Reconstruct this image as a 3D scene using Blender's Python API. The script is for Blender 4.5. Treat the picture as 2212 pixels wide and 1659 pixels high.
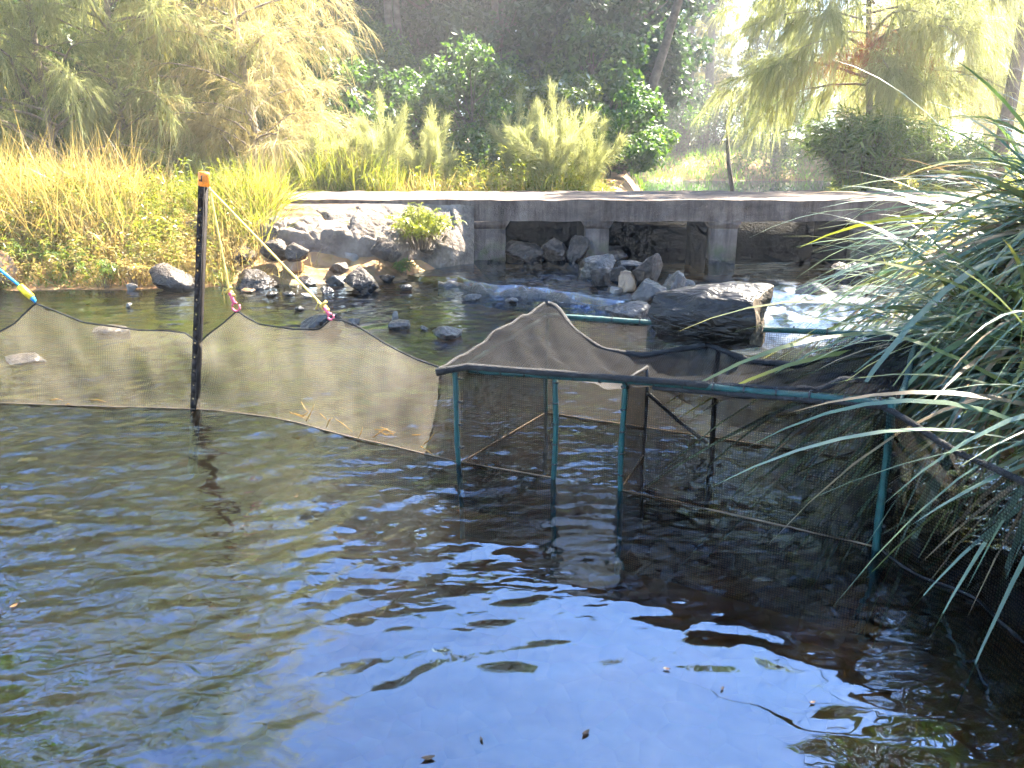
import bpy, math, random
import numpy as np
from math import radians, sin, cos, pi
for o in list(bpy.data.objects): bpy.data.objects.remove(o)
sc = bpy.context.scene
COL = sc.collection

# ------------------------------------------------------------------ camera
CAM_H = 1.55; PITCH = radians(15.6)
cam = bpy.data.cameras.new('camera'); cam.lens = 28.27; cam.sensor_width = 36; cam.clip_end = 2000; cam.clip_start = 0.05
camo = bpy.data.objects.new('camera', cam); COL.objects.link(camo)
camo.location = (0, 0, CAM_H); camo.rotation_euler = (pi/2 - PITCH, 0, 0); sc.camera = camo

# ------------------------------------------------------------------ light
SUN_EL = radians(50); SUN_AZ = radians(47)
w = bpy.data.worlds.new('World'); sc.world = w; w.use_nodes = True
nt = w.node_tree; nt.nodes.clear()
sky = nt.nodes.new('ShaderNodeTexSky'); sky.sky_type = 'NISHITA'; sky.sun_disc = False
sky.sun_elevation = SUN_EL; sky.sun_rotation = SUN_AZ; sky.ozone_density = 4.6; sky.dust_density = 0.0; sky.air_density = 1.0
bg = nt.nodes.new('ShaderNodeBackground'); bg.inputs['Strength'].default_value = 0.07
wo = nt.nodes.new('ShaderNodeOutputWorld')
nt.links.new(sky.outputs[0], bg.inputs[0]); nt.links.new(bg.outputs[0], wo.inputs[0])
sl = bpy.data.lights.new('sun', 'SUN'); sl.energy = 5.0; sl.angle = radians(0.6); sl.color = (1.0, 0.90, 0.74)
so = bpy.data.objects.new('sun', sl); COL.objects.link(so)
so.rotation_euler = (pi/2 - SUN_EL, 0, pi - SUN_AZ)
sc.view_settings.view_transform = 'Standard'; sc.view_settings.look = 'None'
sc.view_settings.exposure = 3.55; sc.view_settings.gamma = 1.0; sc.view_settings.use_curve_mapping = False
sc.render.engine = 'CYCLES'
cy = sc.cycles
cy.use_denoising = True; cy.max_bounces = 5; cy.diffuse_bounces = 2; cy.glossy_bounces = 2; cy.transmission_bounces = 2; cy.use_adaptive_sampling = True; cy.adaptive_threshold = .03; cy.adaptive_min_samples = 12
cy.transparent_max_bounces = 9; cy.volume_bounces = 0; cy.caustics_reflective = False; cy.caustics_refractive = False
cy.sample_clamp_indirect = 4.0

# ------------------------------------------------------------------ helpers
def ray(u, v):
    x = (u-1106)/1737; y = -(v-829.5)/1737
    return np.array((x, cos(PITCH)+sin(PITCH)*y, -sin(PITCH)+cos(PITCH)*y))
def onz(u, v, z=0.0):
    r = ray(u, v); s = (z-CAM_H)/r[2]; return r*s + np.array((0, 0, CAM_H))
def ony(u, v, Y):
    r = ray(u, v); s = Y/r[1]; return r*s + np.array((0, 0, CAM_H))

def hash3(i, j, k, seed):
    n = (i*374761393 + j*668265263 + k*2147483647 + seed*1274126177) & 0xFFFFFFFF
    n = ((n ^ (n >> 13)) * 1274126177) & 0xFFFFFFFF
    return ((n ^ (n >> 16)) & 0xFFFF) / 65535.0
def noise3(P, seed=0):
    P = np.asarray(P, float); I = np.floor(P).astype(np.int64); F = P - I; F = F*F*(3-2*F)
    out = 0
    for a in (0, 1):
        for b in (0, 1):
            for c in (0, 1):
                h = hash3(I[..., 0]+a, I[..., 1]+b, I[..., 2]+c, seed)
                out = out + h*np.where(a, F[..., 0], 1-F[..., 0])*np.where(b, F[..., 1], 1-F[..., 1])*np.where(c, F[..., 2], 1-F[..., 2])
    return out*2-1
def noise2(x, y, s=1.0, seed=0, oct=3):
    t = 0; amp = 1; tot = 0
    for o in range(oct):
        t = t + amp*noise3(np.stack([x*s, y*s, np.zeros_like(x)+o*7.3], -1), seed+o); tot += amp; amp *= .5; s *= 2.03
    return t/tot
def sstep(a, b, x):
    t = np.clip((x-a)/(b-a), 0, 1); return t*t*(3-2*t)

def mesh_obj(name, V, faces, mat, parent=None, smooth=False, attrs=None, uv=None):
    """faces: list of int arrays (n,3) or (n,4)"""
    V = np.asarray(V, np.float32); me = bpy.data.meshes.new(name)
    faces = [np.asarray(f, np.int32) for f in faces if len(f)]
    me.vertices.add(len(V)); me.vertices.foreach_set('co', V.ravel())
    nl = sum(f.size for f in faces); npoly = sum(len(f) for f in faces)
    me.loops.add(nl); me.loops.foreach_set('vertex_index', np.concatenate([f.ravel() for f in faces]))
    me.polygons.add(npoly)
    tot = np.concatenate([np.full(len(f), f.shape[1], np.int32) for f in faces])
    st = np.concatenate([[0], np.cumsum(tot)[:-1]]).astype(np.int32)
    me.polygons.foreach_set('loop_start', st)
    if smooth: me.polygons.foreach_set('use_smooth', np.ones(npoly, bool))
    if attrs:
        for k, a in attrs.items():
            at = me.attributes.new(k, 'FLOAT', 'POINT'); at.data.foreach_set('value', np.asarray(a, np.float32))
    if uv is not None:
        ul = me.uv_layers.new(name='uv'); idx = np.concatenate([f.ravel() for f in faces])
        ul.data.foreach_set('uv', np.asarray(uv, np.float32)[idx].ravel())
    me.update(calc_edges=True)
    me.materials.append(mat)
    o = bpy.data.objects.new(name, me); COL.objects.link(o)
    if parent is not None: o.parent = parent
    return o
def tag(o, label=None, cat=None, group=None, kind=None):
    if label: o['label'] = label
    if cat: o['category'] = cat
    if group: o['group'] = group
    if kind: o['kind'] = kind
    return o
def empty(name, loc, label, cat, group=None, rz=0.0, s=1.0):
    o = bpy.data.objects.new(name, None); COL.objects.link(o); o.location = tuple(loc); o.rotation_euler = (0, 0, rz); o.scale = (s, s, s)
    o.empty_display_size = .1
    return tag(o, label, cat, group)
def dup(root, loc, rz, s, label, group=None):
    r = root.copy(); COL.objects.link(r); r.location = tuple(loc); r.rotation_euler = (0, 0, rz)
    r.scale = (s, s, s) if not hasattr(s, '__len__') else s
    r['label'] = label
    if group: r['group'] = group
    for ch in [c for c in bpy.data.objects if c.parent == root]:
        c = ch.copy(); COL.objects.link(c); c.parent = r
    return r

class MB:
    """collects verts / faces of one mesh"""
    def __init__(s): s.V = []; s.T = []; s.Q = []; s.n = 0
    def add(s, V, T=None, Q=None):
        V = np.asarray(V, float).reshape(-1, 3)
        if T is not None and len(T): s.T.append(np.asarray(T, int)+s.n)
        if Q is not None and len(Q): s.Q.append(np.asarray(Q, int)+s.n)
        s.V.append(V); s.n += len(V); return s
    def box(s, lo, hi):
        x0, y0, z0 = lo; x1, y1, z1 = hi
        V = [(x0,y0,z0),(x1,y0,z0),(x1,y1,z0),(x0,y1,z0),(x0,y0,z1),(x1,y0,z1),(x1,y1,z1),(x0,y1,z1)]
        return s.add(V, Q=[(0,3,2,1),(4,5,6,7),(0,1,5,4),(1,2,6,5),(2,3,7,6),(3,0,4,7)])
    def tube(s, P, R, k=6, cap=True):
        P = np.asarray(P, float); n = len(P); R = np.broadcast_to(np.asarray(R, float), (n,))
        T = np.gradient(P, axis=0); T /= np.linalg.norm(T, axis=1)[:, None]+1e-9
        ref = np.array((0, 0, 1.0)) if abs(T[0][2]) < .9 else np.array((1.0, 0, 0))
        A = np.cross(T, ref); A /= np.linalg.norm(A, axis=1)[:, None]+1e-9; B = np.cross(T, A)
        th = np.arange(k)*2*pi/k
        V = P[:, None, :] + R[:, None, None]*(np.cos(th)[None, :, None]*A[:, None, :] + np.sin(th)[None, :, None]*B[:, None, :])
        Q = []
        for i in range(n-1):
            for j in range(k):
                Q.append((i*k+j, i*k+(j+1) % k, (i+1)*k+(j+1) % k, (i+1)*k+j))
        V = V.reshape(-1, 3); T_ = []
        if cap:
            V = np.vstack([V, P[0], P[-1]]); c0 = n*k; c1 = c0+1
            for j in range(k): T_ += [(c0, (j+1) % k, j), (c1, (n-1)*k+j, (n-1)*k+(j+1) % k)]
        return s.add(V, T=T_, Q=Q)
    def prism(s, poly, y0, y1):
        """convex polygon of (x,z) extruded along y"""
        n = len(poly); V = [(p[0], y0, p[1]) for p in poly]+[(p[0], y1, p[1]) for p in poly]
        Q = [(i, (i+1) % n, n+(i+1) % n, n+i) for i in range(n)]
        T = [(0, i+1, i) for i in range(1, n-1)]+[(n, n+i, n+i+1) for i in range(1, n-1)]
        return s.add(V, T=T, Q=Q)
    def build(s, name, mat, parent=None, smooth=False):
        F = []
        if s.T: F.append(np.vstack(s.T))
        if s.Q: F.append(np.vstack(s.Q))
        return mesh_obj(name, np.vstack(s.V), F, mat, parent, smooth)

def ribbons(B, D, L, Wd, droop, K=3, rng=None, profile='taper', side=None, twist=0.6):
    """N ribbons: base B(N,3), dir D(N,3), length L(N), width Wd(N), droop(N)."""
    N = len(B); D = D/(np.linalg.norm(D, axis=1)[:, None]+1e-9)
    L = np.broadcast_to(L, (N,)); Wd = np.broadcast_to(Wd, (N,)); droop = np.broadcast_to(droop, (N,))
    t = np.linspace(0, 1, K+1)
    P = B[:, None, :] + D[:, None, :]*(L[:, None]*t[None, :])[:, :, None]
    P[:, :, 2] -= (droop*L)[:, None]*(t**2)[None, :]
    # shorten so that drooping blades keep their length
    S = np.cross(D, np.array((0, 0, 1.0))[None, :]); nn = np.linalg.norm(S, axis=1)
    S[nn < 1e-3] = (1, 0, 0); S /= np.linalg.norm(S, axis=1)[:, None]
    if side is not None: S = side
    else:
        R = rng.normal(size=(N, 3)); S = S + twist*R; S /= np.linalg.norm(S, axis=1)[:, None]
    if profile == 'taper': wt = np.clip(1 - t**1.6, 0, 1)
    elif profile == 'blade': wt = np.minimum(.45+2.2*t, 1)*np.clip(1 - t**3, 0, 1)
    else: wt = np.sin(pi*np.clip(t, 0.02, 1))**.8
    wt = wt.copy(); wt[-1] = 0
    Wm = Wd[:, None]*wt[None, :]*.5
    # verts: pairs for 0..K-1, single tip
    L_ = P[:, :K, :] - S[:, None, :]*Wm[:, :K, None]; R_ = P[:, :K, :] + S[:, None, :]*Wm[:, :K, None]
    V = np.concatenate([np.stack([L_, R_], 2).reshape(N, 2*K, 3), P[:, K:, :]], 1)
    nv = 2*K+1; base = (np.arange(N)*nv)[:, None]
    Q = []
    for k in range(K-1): Q.append(base+np.array([[2*k, 2*k+1, 2*k+3, 2*k+2]]))
    T = base+np.array([[2*K-2, 2*K-1, 2*K]])
    Q = np.vstack(Q) if Q else np.zeros((0, 4), int)
    return V.reshape(-1, 3), T, Q
def leaves(C, N_, size, rng, aspect=.5, A=None):
    """rhombic leaves: centre C, normal N_, long axis random in the plane"""
    n = len(C); N_ = N_/(np.linalg.norm(N_, axis=1)[:, None]+1e-9)
    if A is None: A = rng.normal(size=(n, 3))
    A = A - N_*np.sum(A*N_, 1)[:, None]; A /= np.linalg.norm(A, axis=1)[:, None]+1e-9
    Bv = np.cross(N_, A); s = np.broadcast_to(size, (n,))[:, None]
    V = np.stack([C-A*s*.5, C+Bv*s*aspect*.5-N_*s*.06, C+A*s*.5, C-Bv*s*aspect*.5-N_*s*.06], 1)
    b = (np.arange(n)*4)[:, None]
    T = np.vstack([b+np.array([[0, 1, 2]]), b+np.array([[0, 2, 3]])])
    return V.reshape(-1, 3), T

# ------------------------------------------------------------------ materials
def newmat(name):
    m = bpy.data.materials.new(name); m.use_nodes = True; m.node_tree.nodes.clear(); t = m.node_tree
    return m, t, (lambda ty: t.nodes.new(ty)), (lambda a, b: t.links.new(a, b))
def ramp(n, stops):
    r = n('ShaderNodeValToRGB'); e = r.color_ramp.elements
    while len(e) < len(stops): e.new(.5)
    for k, (p, c) in zip(e, stops): k.position = p; k.color = (*c, 1)
    return r
def leafmat(name, cols, trans=.5, tcol=None, gloss=.06, rough=.35, scale=.6):
    """leaf: per-leaf colour from a ramp, plus translucency (light through the blade) and a light sheen"""
    m, t, n, l = newmat(name); out = n('ShaderNodeOutputMaterial')
    geo = n('ShaderNodeNewGeometry'); tc = n('ShaderNodeTexCoord')
    nz = n('ShaderNodeTexNoise'); nz.inputs['Scale'].default_value = scale; nz.inputs['Detail'].default_value = 2; l(tc.outputs['Object'], nz.inputs['Vector'])
    mx = n('ShaderNodeMath'); mx.operation = 'MULTIPLY_ADD'; l(geo.outputs['Random Per Island'], mx.inputs[0]); mx.inputs[1].default_value = .6
    sb = n('ShaderNodeMath'); sb.operation = 'MULTIPLY_ADD'; l(nz.outputs[0], sb.inputs[0]); sb.inputs[1].default_value = 1.0; sb.inputs[2].default_value = -.3
    l(sb.outputs[0], mx.inputs[2])
    r = ramp(n, [(i/(len(cols)-1), c) for i, c in enumerate(cols)]); l(mx.outputs[0], r.inputs[0])
    d = n('ShaderNodeBsdfDiffuse'); l(r.outputs[0], d.inputs[0])
    tr = n('ShaderNodeBsdfTranslucent')
    if tcol:
        mc = n('ShaderNodeMix'); mc.data_type = 'RGBA'; mc.blend_type = 'MULTIPLY'; mc.inputs[0].default_value = 1; l(r.outputs[0], mc.inputs[6]); mc.inputs[7].default_value = (*tcol, 1); l(mc.outputs[2], tr.inputs[0])
    else: l(r.outputs[0], tr.inputs[0])
    ms = n('ShaderNodeMixShader'); ms.inputs[0].default_value = trans; l(d.outputs[0], ms.inputs[1]); l(tr.outputs[0], ms.inputs[2])
    g = n('ShaderNodeBsdfGlossy'); g.inputs['Roughness'].default_value = rough; g.inputs[0].default_value = (.9, .9, .9, 1)
    lw = n('ShaderNodeLayerWeight'); lw.inputs[0].default_value = .3
    gm = n('ShaderNodeMath'); gm.operation = 'MULTIPLY_ADD'; l(lw.outputs['Fresnel'], gm.inputs[0]); gm.inputs[1].default_value = gloss*3; gm.inputs[2].default_value = gloss*.4
    m2 = n('ShaderNodeMixShader'); l(gm.outputs[0], m2.inputs[0]); l(ms.outputs[0], m2.inputs[1]); l(g.outputs[0], m2.inputs[2])
    l(m2.outputs[0], out.inputs[0]); return m
def surfmat(name, cols, scale=4, rough=.8, bump=.4, bscale=20, wet=None, spec=.4, detail=6, moss=None, dist=.02, streak=False):
    """mineral / bark / cloth surface: noise colour, noise bump; wet = (z0,z1) dark glossy band below z1"""
    m, t, n, l = newmat(name); out = n('ShaderNodeOutputMaterial'); p = n('ShaderNodeBsdfPrincipled'); l(p.outputs[0], out.inputs[0])
    tc = n('ShaderNodeTexCoord'); geo = n('ShaderNodeNewGeometry')
    nz = n('ShaderNodeTexNoise'); nz.inputs['Scale'].default_value = scale; nz.inputs['Detail'].default_value = detail; nz.inputs['Roughness'].default_value = .65
    l(geo.outputs['Position'], nz.inputs['Vector'])
    r = ramp(n, [(.28+.44*i/(len(cols)-1), c) for i, c in enumerate(cols)]); l(nz.outputs[0], r.inputs[0])
    col = r.outputs[0]
    if streak:
        mpk = n('ShaderNodeMapping'); mpk.inputs['Scale'].default_value = (5, 5, .5); l(geo.outputs['Position'], mpk.inputs[0])
        nk = n('ShaderNodeTexNoise'); nk.inputs['Scale'].default_value = 1.6; nk.inputs['Detail'].default_value = 7; nk.inputs['Roughness'].default_value = .7; l(mpk.outputs[0], nk.inputs['Vector'])
        rk = ramp(n, [(.38, (.42, .38, .36)), (.56, (1, 1, 1))]); l(nk.outputs[0], rk.inputs[0])
        mk = n('ShaderNodeMix'); mk.data_type = 'RGBA'; mk.blend_type = 'MULTIPLY'; mk.inputs[0].default_value = .85; l(col, mk.inputs[6]); l(rk.outputs[0], mk.inputs[7]); col = mk.outputs[2]
    sep = n('ShaderNodeSeparateXYZ'); l(geo.outputs['Position'], sep.inputs[0])
    p.inputs['Roughness'].default_value = rough; p.inputs['Specular IOR Level'].default_value = spec
    if moss:
        zlo, zhi, mcol = moss
        mr = n('ShaderNodeMapRange'); l(sep.outputs[2], mr.inputs[0]); mr.inputs[1].default_value = zlo; mr.inputs[2].default_value = zhi; mr.inputs[3].default_value = 1; mr.inputs[4].default_value = 0
        nm = n('ShaderNodeTexNoise'); nm.inputs['Scale'].default_value = 7; nm.inputs['Detail'].default_value = 5; l(geo.outputs['Position'], nm.inputs['Vector'])
        mm = n('ShaderNodeMath'); mm.operation = 'MULTIPLY'; l(mr.outputs[0], mm.inputs[0])
        rr = ramp(n, [(.4, (0, 0, 0)), (.6, (1, 1, 1))]); l(nm.outputs[0], rr.inputs[0]); l(rr.outputs[0], mm.inputs[1])
        mx = n('ShaderNodeMix'); mx.data_type = 'RGBA'; l(mm.outputs[0], mx.inputs[0]); l(col, mx.inputs[6]); mx.inputs[7].default_value = (*mcol, 1); col = mx.outputs[2]
    if wet:
        nw = n('ShaderNodeTexNoise'); nw.inputs['Scale'].default_value = 6; l(geo.outputs['Position'], nw.inputs['Vector'])
        ad = n('ShaderNodeMath'); ad.operation = 'MULTIPLY_ADD'; l(nw.outputs[0], ad.inputs[0]); ad.inputs[1].default_value = -.08; l(sep.outputs[2], ad.inputs[2])
        mr = n('ShaderNodeMapRange'); l(ad.outputs[0], mr.inputs[0]); mr.inputs[1].default_value = wet[0]; mr.inputs[2].default_value = wet[1]; mr.inputs[3].default_value = 1; mr.inputs[4].default_value = 0
        mx = n('ShaderNodeMix'); mx.data_type = 'RGBA'; mx.blend_type = 'MULTIPLY'; l(mr.outputs[0], mx.inputs[0]); l(col, mx.inputs[6]); mx.inputs[7].default_value = (.3, .28, .27, 1); col = mx.outputs[2]
        rg = n('ShaderNodeMapRange'); l(mr.outputs[0], rg.inputs[0]); rg.inputs[3].default_value = rough; rg.inputs[4].default_value = .25; l(rg.outputs[0], p.inputs['Roughness'])
    l(col, p.inputs['Base Color'])
    nb = n('ShaderNodeTexNoise'); nb.inputs['Scale'].default_value = bscale; nb.inputs['Detail'].default_value = 5; l(geo.outputs['Position'], nb.inputs['Vector'])
    b = n('ShaderNodeBump'); b.inputs['Strength'].default_value = bump; b.inputs['Distance'].default_value = dist; l(nb.outputs[0], b.inputs['Height']); l(b.outputs[0], p.inputs['Normal'])
    return m
def netmat(name, cover, dcol, tcol, scale=260, contrast=.35):
    """woven shade cloth: open weave (share of holes seen through) with threads that scatter light both ways"""
    m, t, n, l = newmat(name); out = n('ShaderNodeOutputMaterial')
    uv = n('ShaderNodeUVMap'); uv.uv_map = 'uv'
    mp = n('ShaderNodeMapping'); l(uv.outputs[0], mp.inputs[0]); mp.inputs['Scale'].default_value = (scale, scale, 1)
    sep = n('ShaderNodeSeparateXYZ'); l(mp.outputs[0], sep.inputs[0])
    vs = []
    for k in (0, 1):
        fr = n('ShaderNodeMath'); fr.operation = 'FRACT'; l(sep.outputs[k], fr.inputs[0])
        pp = n('ShaderNodeMath'); pp.operation = 'PINGPONG'; l(fr.outputs[0], pp.inputs[0]); pp.inputs[1].default_value = .5; vs.append(pp)
    mn = n('ShaderNodeMath'); mn.operation = 'MINIMUM'; l(vs[0].outputs[0], mn.inputs[0]); l(vs[1].outputs[0], mn.inputs[1])
    nz = n('ShaderNodeTexNoise'); nz.inputs['Scale'].default_value = 9; nz.inputs['Detail'].default_value = 6; l(uv.outputs[0], nz.inputs['Vector'])
    nz2 = n('ShaderNodeTexNoise'); nz2.inputs['Scale'].default_value = 2.2; nz2.inputs['Detail'].default_value = 5; mps = n('ShaderNodeMapping'); mps.inputs['Scale'].default_value = (2.6, .7, 1); mps.inputs['Rotation'].default_value = (0, 0, .35); l(uv.outputs[0], mps.inputs[0]); l(mps.outputs[0], nz2.inputs['Vector'])
    # thread weave -> (0.25-min)*2*contrast
    a = n('ShaderNodeMath'); a.operation = 'MULTIPLY_ADD'; l(mn.outputs[0], a.inputs[0]); a.inputs[1].default_value = -4*contrast; a.inputs[2].default_value = cover+contrast*.68
    b = n('ShaderNodeMath'); b.operation = 'MULTIPLY_ADD'; l(nz.outputs[0], b.inputs[0]); b.inputs[1].default_value = .35; l(a.outputs[0], b.inputs[2])
    c = n('ShaderNodeMath'); c.operation = 'MULTIPLY_ADD'; l(nz2.outputs[0], c.inputs[0]); c.inputs[1].default_value = .7; l(b.outputs[0], c.inputs[2])
    e = n('ShaderNodeMath'); e.operation = 'ADD'; e.use_clamp = True; l(c.outputs[0], e.inputs[0]); e.inputs[1].default_value = -.525
    d = n('ShaderNodeBsdfDiffuse'); d.inputs[0].default_value = (*dcol, 1)
    tr = n('ShaderNodeBsdfTranslucent'); tr.inputs[0].default_value = (*tcol, 1)
    ad = n('ShaderNodeMixShader'); ad.inputs[0].default_value = .6; l(d.outputs[0], ad.inputs[1]); l(tr.outputs[0], ad.inputs[2])
    tp = n('ShaderNodeBsdfTransparent')
    ms = n('ShaderNodeMixShader'); l(e.outputs[0], ms.inputs[0]); l(tp.outputs[0], ms.inputs[1]); l(ad.outputs[0], ms.inputs[2]); l(ms.outputs[0], out.inputs[0])
    return m
def plain(name, col, rough=.5, spec=.5, bump=0, bscale=200, metal=0):
    m, t, n, l = newmat(name); out = n('ShaderNodeOutputMaterial'); p = n('ShaderNodeBsdfPrincipled'); l(p.outputs[0], out.inputs[0])
    geo = n('ShaderNodeNewGeometry'); nz = n('ShaderNodeTexNoise'); nz.inputs['Scale'].default_value = 30; nz.inputs['Detail'].default_value = 5; l(geo.outputs['Position'], nz.inputs['Vector'])
    c2 = tuple(c*.6 for c in col); c3 = tuple(min(1, c*1.25) for c in col)
    r = ramp(n, [(.3, c2), (.7, c3)]); l(nz.outputs[0], r.inputs[0]); l(r.outputs[0], p.inputs['Base Color'])
    p.inputs['Roughness'].default_value = rough; p.inputs['Specular IOR Level'].default_value = spec; p.inputs['Metallic'].default_value = metal
    if bump:
        nb = n('ShaderNodeTexNoise'); nb.inputs['Scale'].default_value = bscale; l(geo.outputs['Position'], nb.inputs['Vector'])
        b = n('ShaderNodeBump'); b.inputs['Strength'].default_value = bump; b.inputs['Distance'].default_value = .004; l(nb.outputs[0], b.inputs['Height']); l(b.outputs[0], p.inputs['Normal'])
    return m

M = {}
M['soil'] = surfmat('soil', [(.05, .035, .02), (.13, .09, .05), (.22, .16, .09)], 2.5, .9, .6, 25, wet=(-.02, .12))
M['bed'] = M['soil']
M['concrete'] = surfmat('concrete', [(.06, .045, .037), (.125, .095, .078), (.215, .168, .14)], 2.6, .88, .45, 55, wet=(.05, .3), moss=(.15, .42, (.07, .09, .02)), streak=True)
M['barrel_shade'] = surfmat('shade_concrete', [(.003, .003, .0027), (.004, .004, .0036), (.006, .0057, .005)], 4, .9, .5, 30)  # near-black: the shade inside the culverts is put into the colour
M['apron'] = surfmat('apron', [(.06, .046, .035), (.15, .12, .095), (.25, .21, .175)], 3, .9, .9, 14, dist=.04)
M['rock'] = surfmat('rock', [(.018, .0145, .012), (.048, .036, .028), (.115, .087, .068)], 7, .75, 1.0, 22, wet=(.05, .22), dist=.04)
M['rock_wet'] = surfmat('rock_wet', [(.012, .0105, .0095), (.034, .028, .024), (.085, .068, .054)], 8, .3, 1.0, 24, spec=.8, dist=.03)
M['rock_brown'] = surfmat('rock_brown', [(.06, .035, .018), (.20, .11, .045), (.34, .2, .09)], 6, .3, .6, 14, spec=.8)
M['rock_pale'] = surfmat('rock_pale', [(.09, .08, .07), (.2, .175, .15), (.32, .29, .26)], 6, .7, .5, 18)
M['log'] = surfmat('log_bark', [(.006, .005, .005), (.016, .014, .013), (.04, .036, .033)], 7, .42, 1.0, 18, spec=.9, dist=.05)
lm_, t, n, l = newmat('log_grain'); out = n('ShaderNodeOutputMaterial'); p = n('ShaderNodeBsdfPrincipled'); l(p.outputs[0], out.inputs[0]); tc = n('ShaderNodeTexCoord')
mp = n('ShaderNodeMapping'); mp.inputs['Scale'].default_value = (6, 17, 17); l(tc.outputs['Object'], mp.inputs[0]); nz = n('ShaderNodeTexNoise'); nz.inputs['Scale'].default_value = 1.3; nz.inputs['Detail'].default_value = 8; nz.inputs['Distortion'].default_value = 1.5; l(mp.outputs[0], nz.inputs['Vector'])
r = ramp(n, [(.35, (.003, .0026, .0024)), (.55, (.007, .006, .005)), (.74, (.022, .017, .014))]); l(nz.outputs[0], r.inputs[0]); l(r.outputs[0], p.inputs['Base Color']); p.inputs['Roughness'].default_value = .34; p.inputs['Specular IOR Level'].default_value = .45
b = n('ShaderNodeBump'); b.inputs['Strength'].default_value = 1.0; b.inputs['Distance'].default_value = .03; l(nz.outputs[0], b.inputs['Height']); l(b.outputs[0], p.inputs['Normal']); M['log'] = lm_
M['log_end'] = surfmat('log_end', [(.02, .014, .01), (.10, .075, .05), (.24, .19, .13)], 30, .7, 1.0, 45)
M['bark'] = surfmat('bark', [(.04, .032, .026), (.10, .082, .065), (.18, .15, .125)], 6, .9, .8, 18)
M['bark_pale'] = surfmat('bark_pale', [(.10, .08, .065), (.22, .175, .14), (.34, .28, .23)], 8, .9, .6, 20)
M['twig'] = surfmat('twig', [(.10, .07, .045), (.2, .14, .09)], 8, .9, .3, 20)

# ------------------------------------------------------------------ terrain
def left_bank(x):   # y of the left/front waterline
    return np.interp(x, [-30, -12, -8, -6.5, -4.2, -3, -1.9, -1.2, -.6, -.2, 0], [3, 6.5, 8.8, 9.7, 9.95, 10.1, 10.2, 10.9, 11.6, 14.2, 17])
def right_bank(y):  # x of the right waterline
    return np.interp(y, [-5, 1, 2.2, 3, 4.5, 6, 7.5, 9.5, 12, 16], [1.9, 2.0, 2.2, 2.35, 2.7, 3.5, 4.3, 4.9, 5.3, 5.4])
def ground_z(x, y):
    nz = noise2(x, y, .9, 3)
    bed = -.42 + .12*noise2(x, y, .7, 11) + .05*noise2(x, y, 3, 12)
    bed = np.maximum(bed, -.5)
    bed = bed + .25*sstep(5.5, 9.0, y)        # shallow riffle
    lb = y - left_bank(x)
    zl = np.where(lb > 0, .95*sstep(0, 1.9, lb) - .02, 0) 
    rb = x - right_bank(y)
    zr = .95*sstep(0, 1.8, rb)
    fl = -sstep(-1.4, 0, lb)*bed*.9; fr = -sstep(-.7, 0, rb)*bed
    z = bed + np.maximum(np.maximum(fl, fr), 0)
    near = sstep(1.2, -.3, y); z = z*(1-near) + near*.08
    z = np.where(lb > 0, np.maximum(z, zl+.06*nz), z)
    z = np.where(rb > 0, np.maximum(z, zr+.06*nz), z)
    # beyond the causeway
    beyond = sstep(14.9, 15.6, y)
    pl = np.interp(y, [15, 16, 20, 28, 40, 60], [1.2, 1.6, 3.2, 4.6, 5.5, 6]); pr = np.interp(y, [15, 17, 22, 30, 40, 60], [5.4, 6.2, 8.2, 12, 17, 24])
    inp = sstep(-.8, .3, x-pl)*sstep(-.8, .3, pr-x)*sstep(45, 38, y)
    far = .82 + .06*nz + sstep(17, 30, y)*(.5+.9*sstep(36, 50, y)) + .9*sstep(26, 60, y)*noise2(x, y, .06, 5)
    far = far + np.maximum(y-60, 0)*.03
    zb = far*(1-inp) + .1*inp
    zb = zb + sstep(38, 43.5, y)*inp*0
    return z*(1-beyond) + zb*beyond
def axis(parts):
    out = [np.arange(a, b, s) for a, b, s in parts]; return np.concatenate(out+[[parts[-1][1]]])
gx = axis([(-90, -30, 6), (-30, -10, .8), (-10, 8, .14), (8, 30, .6), (30, 90, 6)])
gy = axis([(-40, -2, 3), (-2, 19, .14), (19, 60, .6), (60, 140, 8)])
X, Y = np.meshgrid(gx, gy); Z = ground_z(X, Y)
def grid_faces(nr, nc):
    i = np.arange(nr*nc).reshape(nr, nc)
    return np.stack([i[:-1, :-1], i[:-1, 1:], i[1:, 1:], i[1:, :-1]], -1).reshape(-1, 4)
gm, t, n, l = newmat('ground'); out = n('ShaderNodeOutputMaterial'); p = n('ShaderNodeBsdfPrincipled'); l(p.outputs[0], out.inputs[0])
geo = n('ShaderNodeNewGeometry'); nz = n('ShaderNodeTexNoise'); nz.inputs['Scale'].default_value = 2.2; nz.inputs['Detail'].default_value = 7; l(geo.outputs['Position'], nz.inputs['Vector'])
r = ramp(n, [(.3, (.13, .075, .032)), (.5, (.30, .172, .072)), (.7, (.46, .28, .13))]); l(nz.outputs[0], r.inputs[0])
vo = n('ShaderNodeTexVoronoi'); vo.inputs['Scale'].default_value = 9; l(geo.outputs['Position'], vo.inputs['Vector'])
mx = n('ShaderNodeMix'); mx.data_type = 'RGBA'; mx.blend_type = 'MULTIPLY'; mx.inputs[0].default_value = .16; l(r.outputs[0], mx.inputs[6]); l(vo.outputs['Color'], mx.inputs[7])
l(mx.outputs[2], p.inputs['Base Color']); p.inputs['Roughness'].default_value = .9
b = n('ShaderNodeBump'); b.inputs['Strength'].default_value = .7; b.inputs['Distance'].default_value = .04; l(vo.outputs['Distance'], b.inputs['Height']); l(b.outputs[0], p.inputs['Normal'])
g = mesh_obj('ground', np.stack([X, Y, Z], -1).reshape(-1, 3), [grid_faces(*X.shape)], gm, smooth=True); tag(g, 'brown creek bed and earth banks', kind='structure')
def gz(x, y): return float(ground_z(np.array([float(x)]), np.array([float(y)]))[0])

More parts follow.
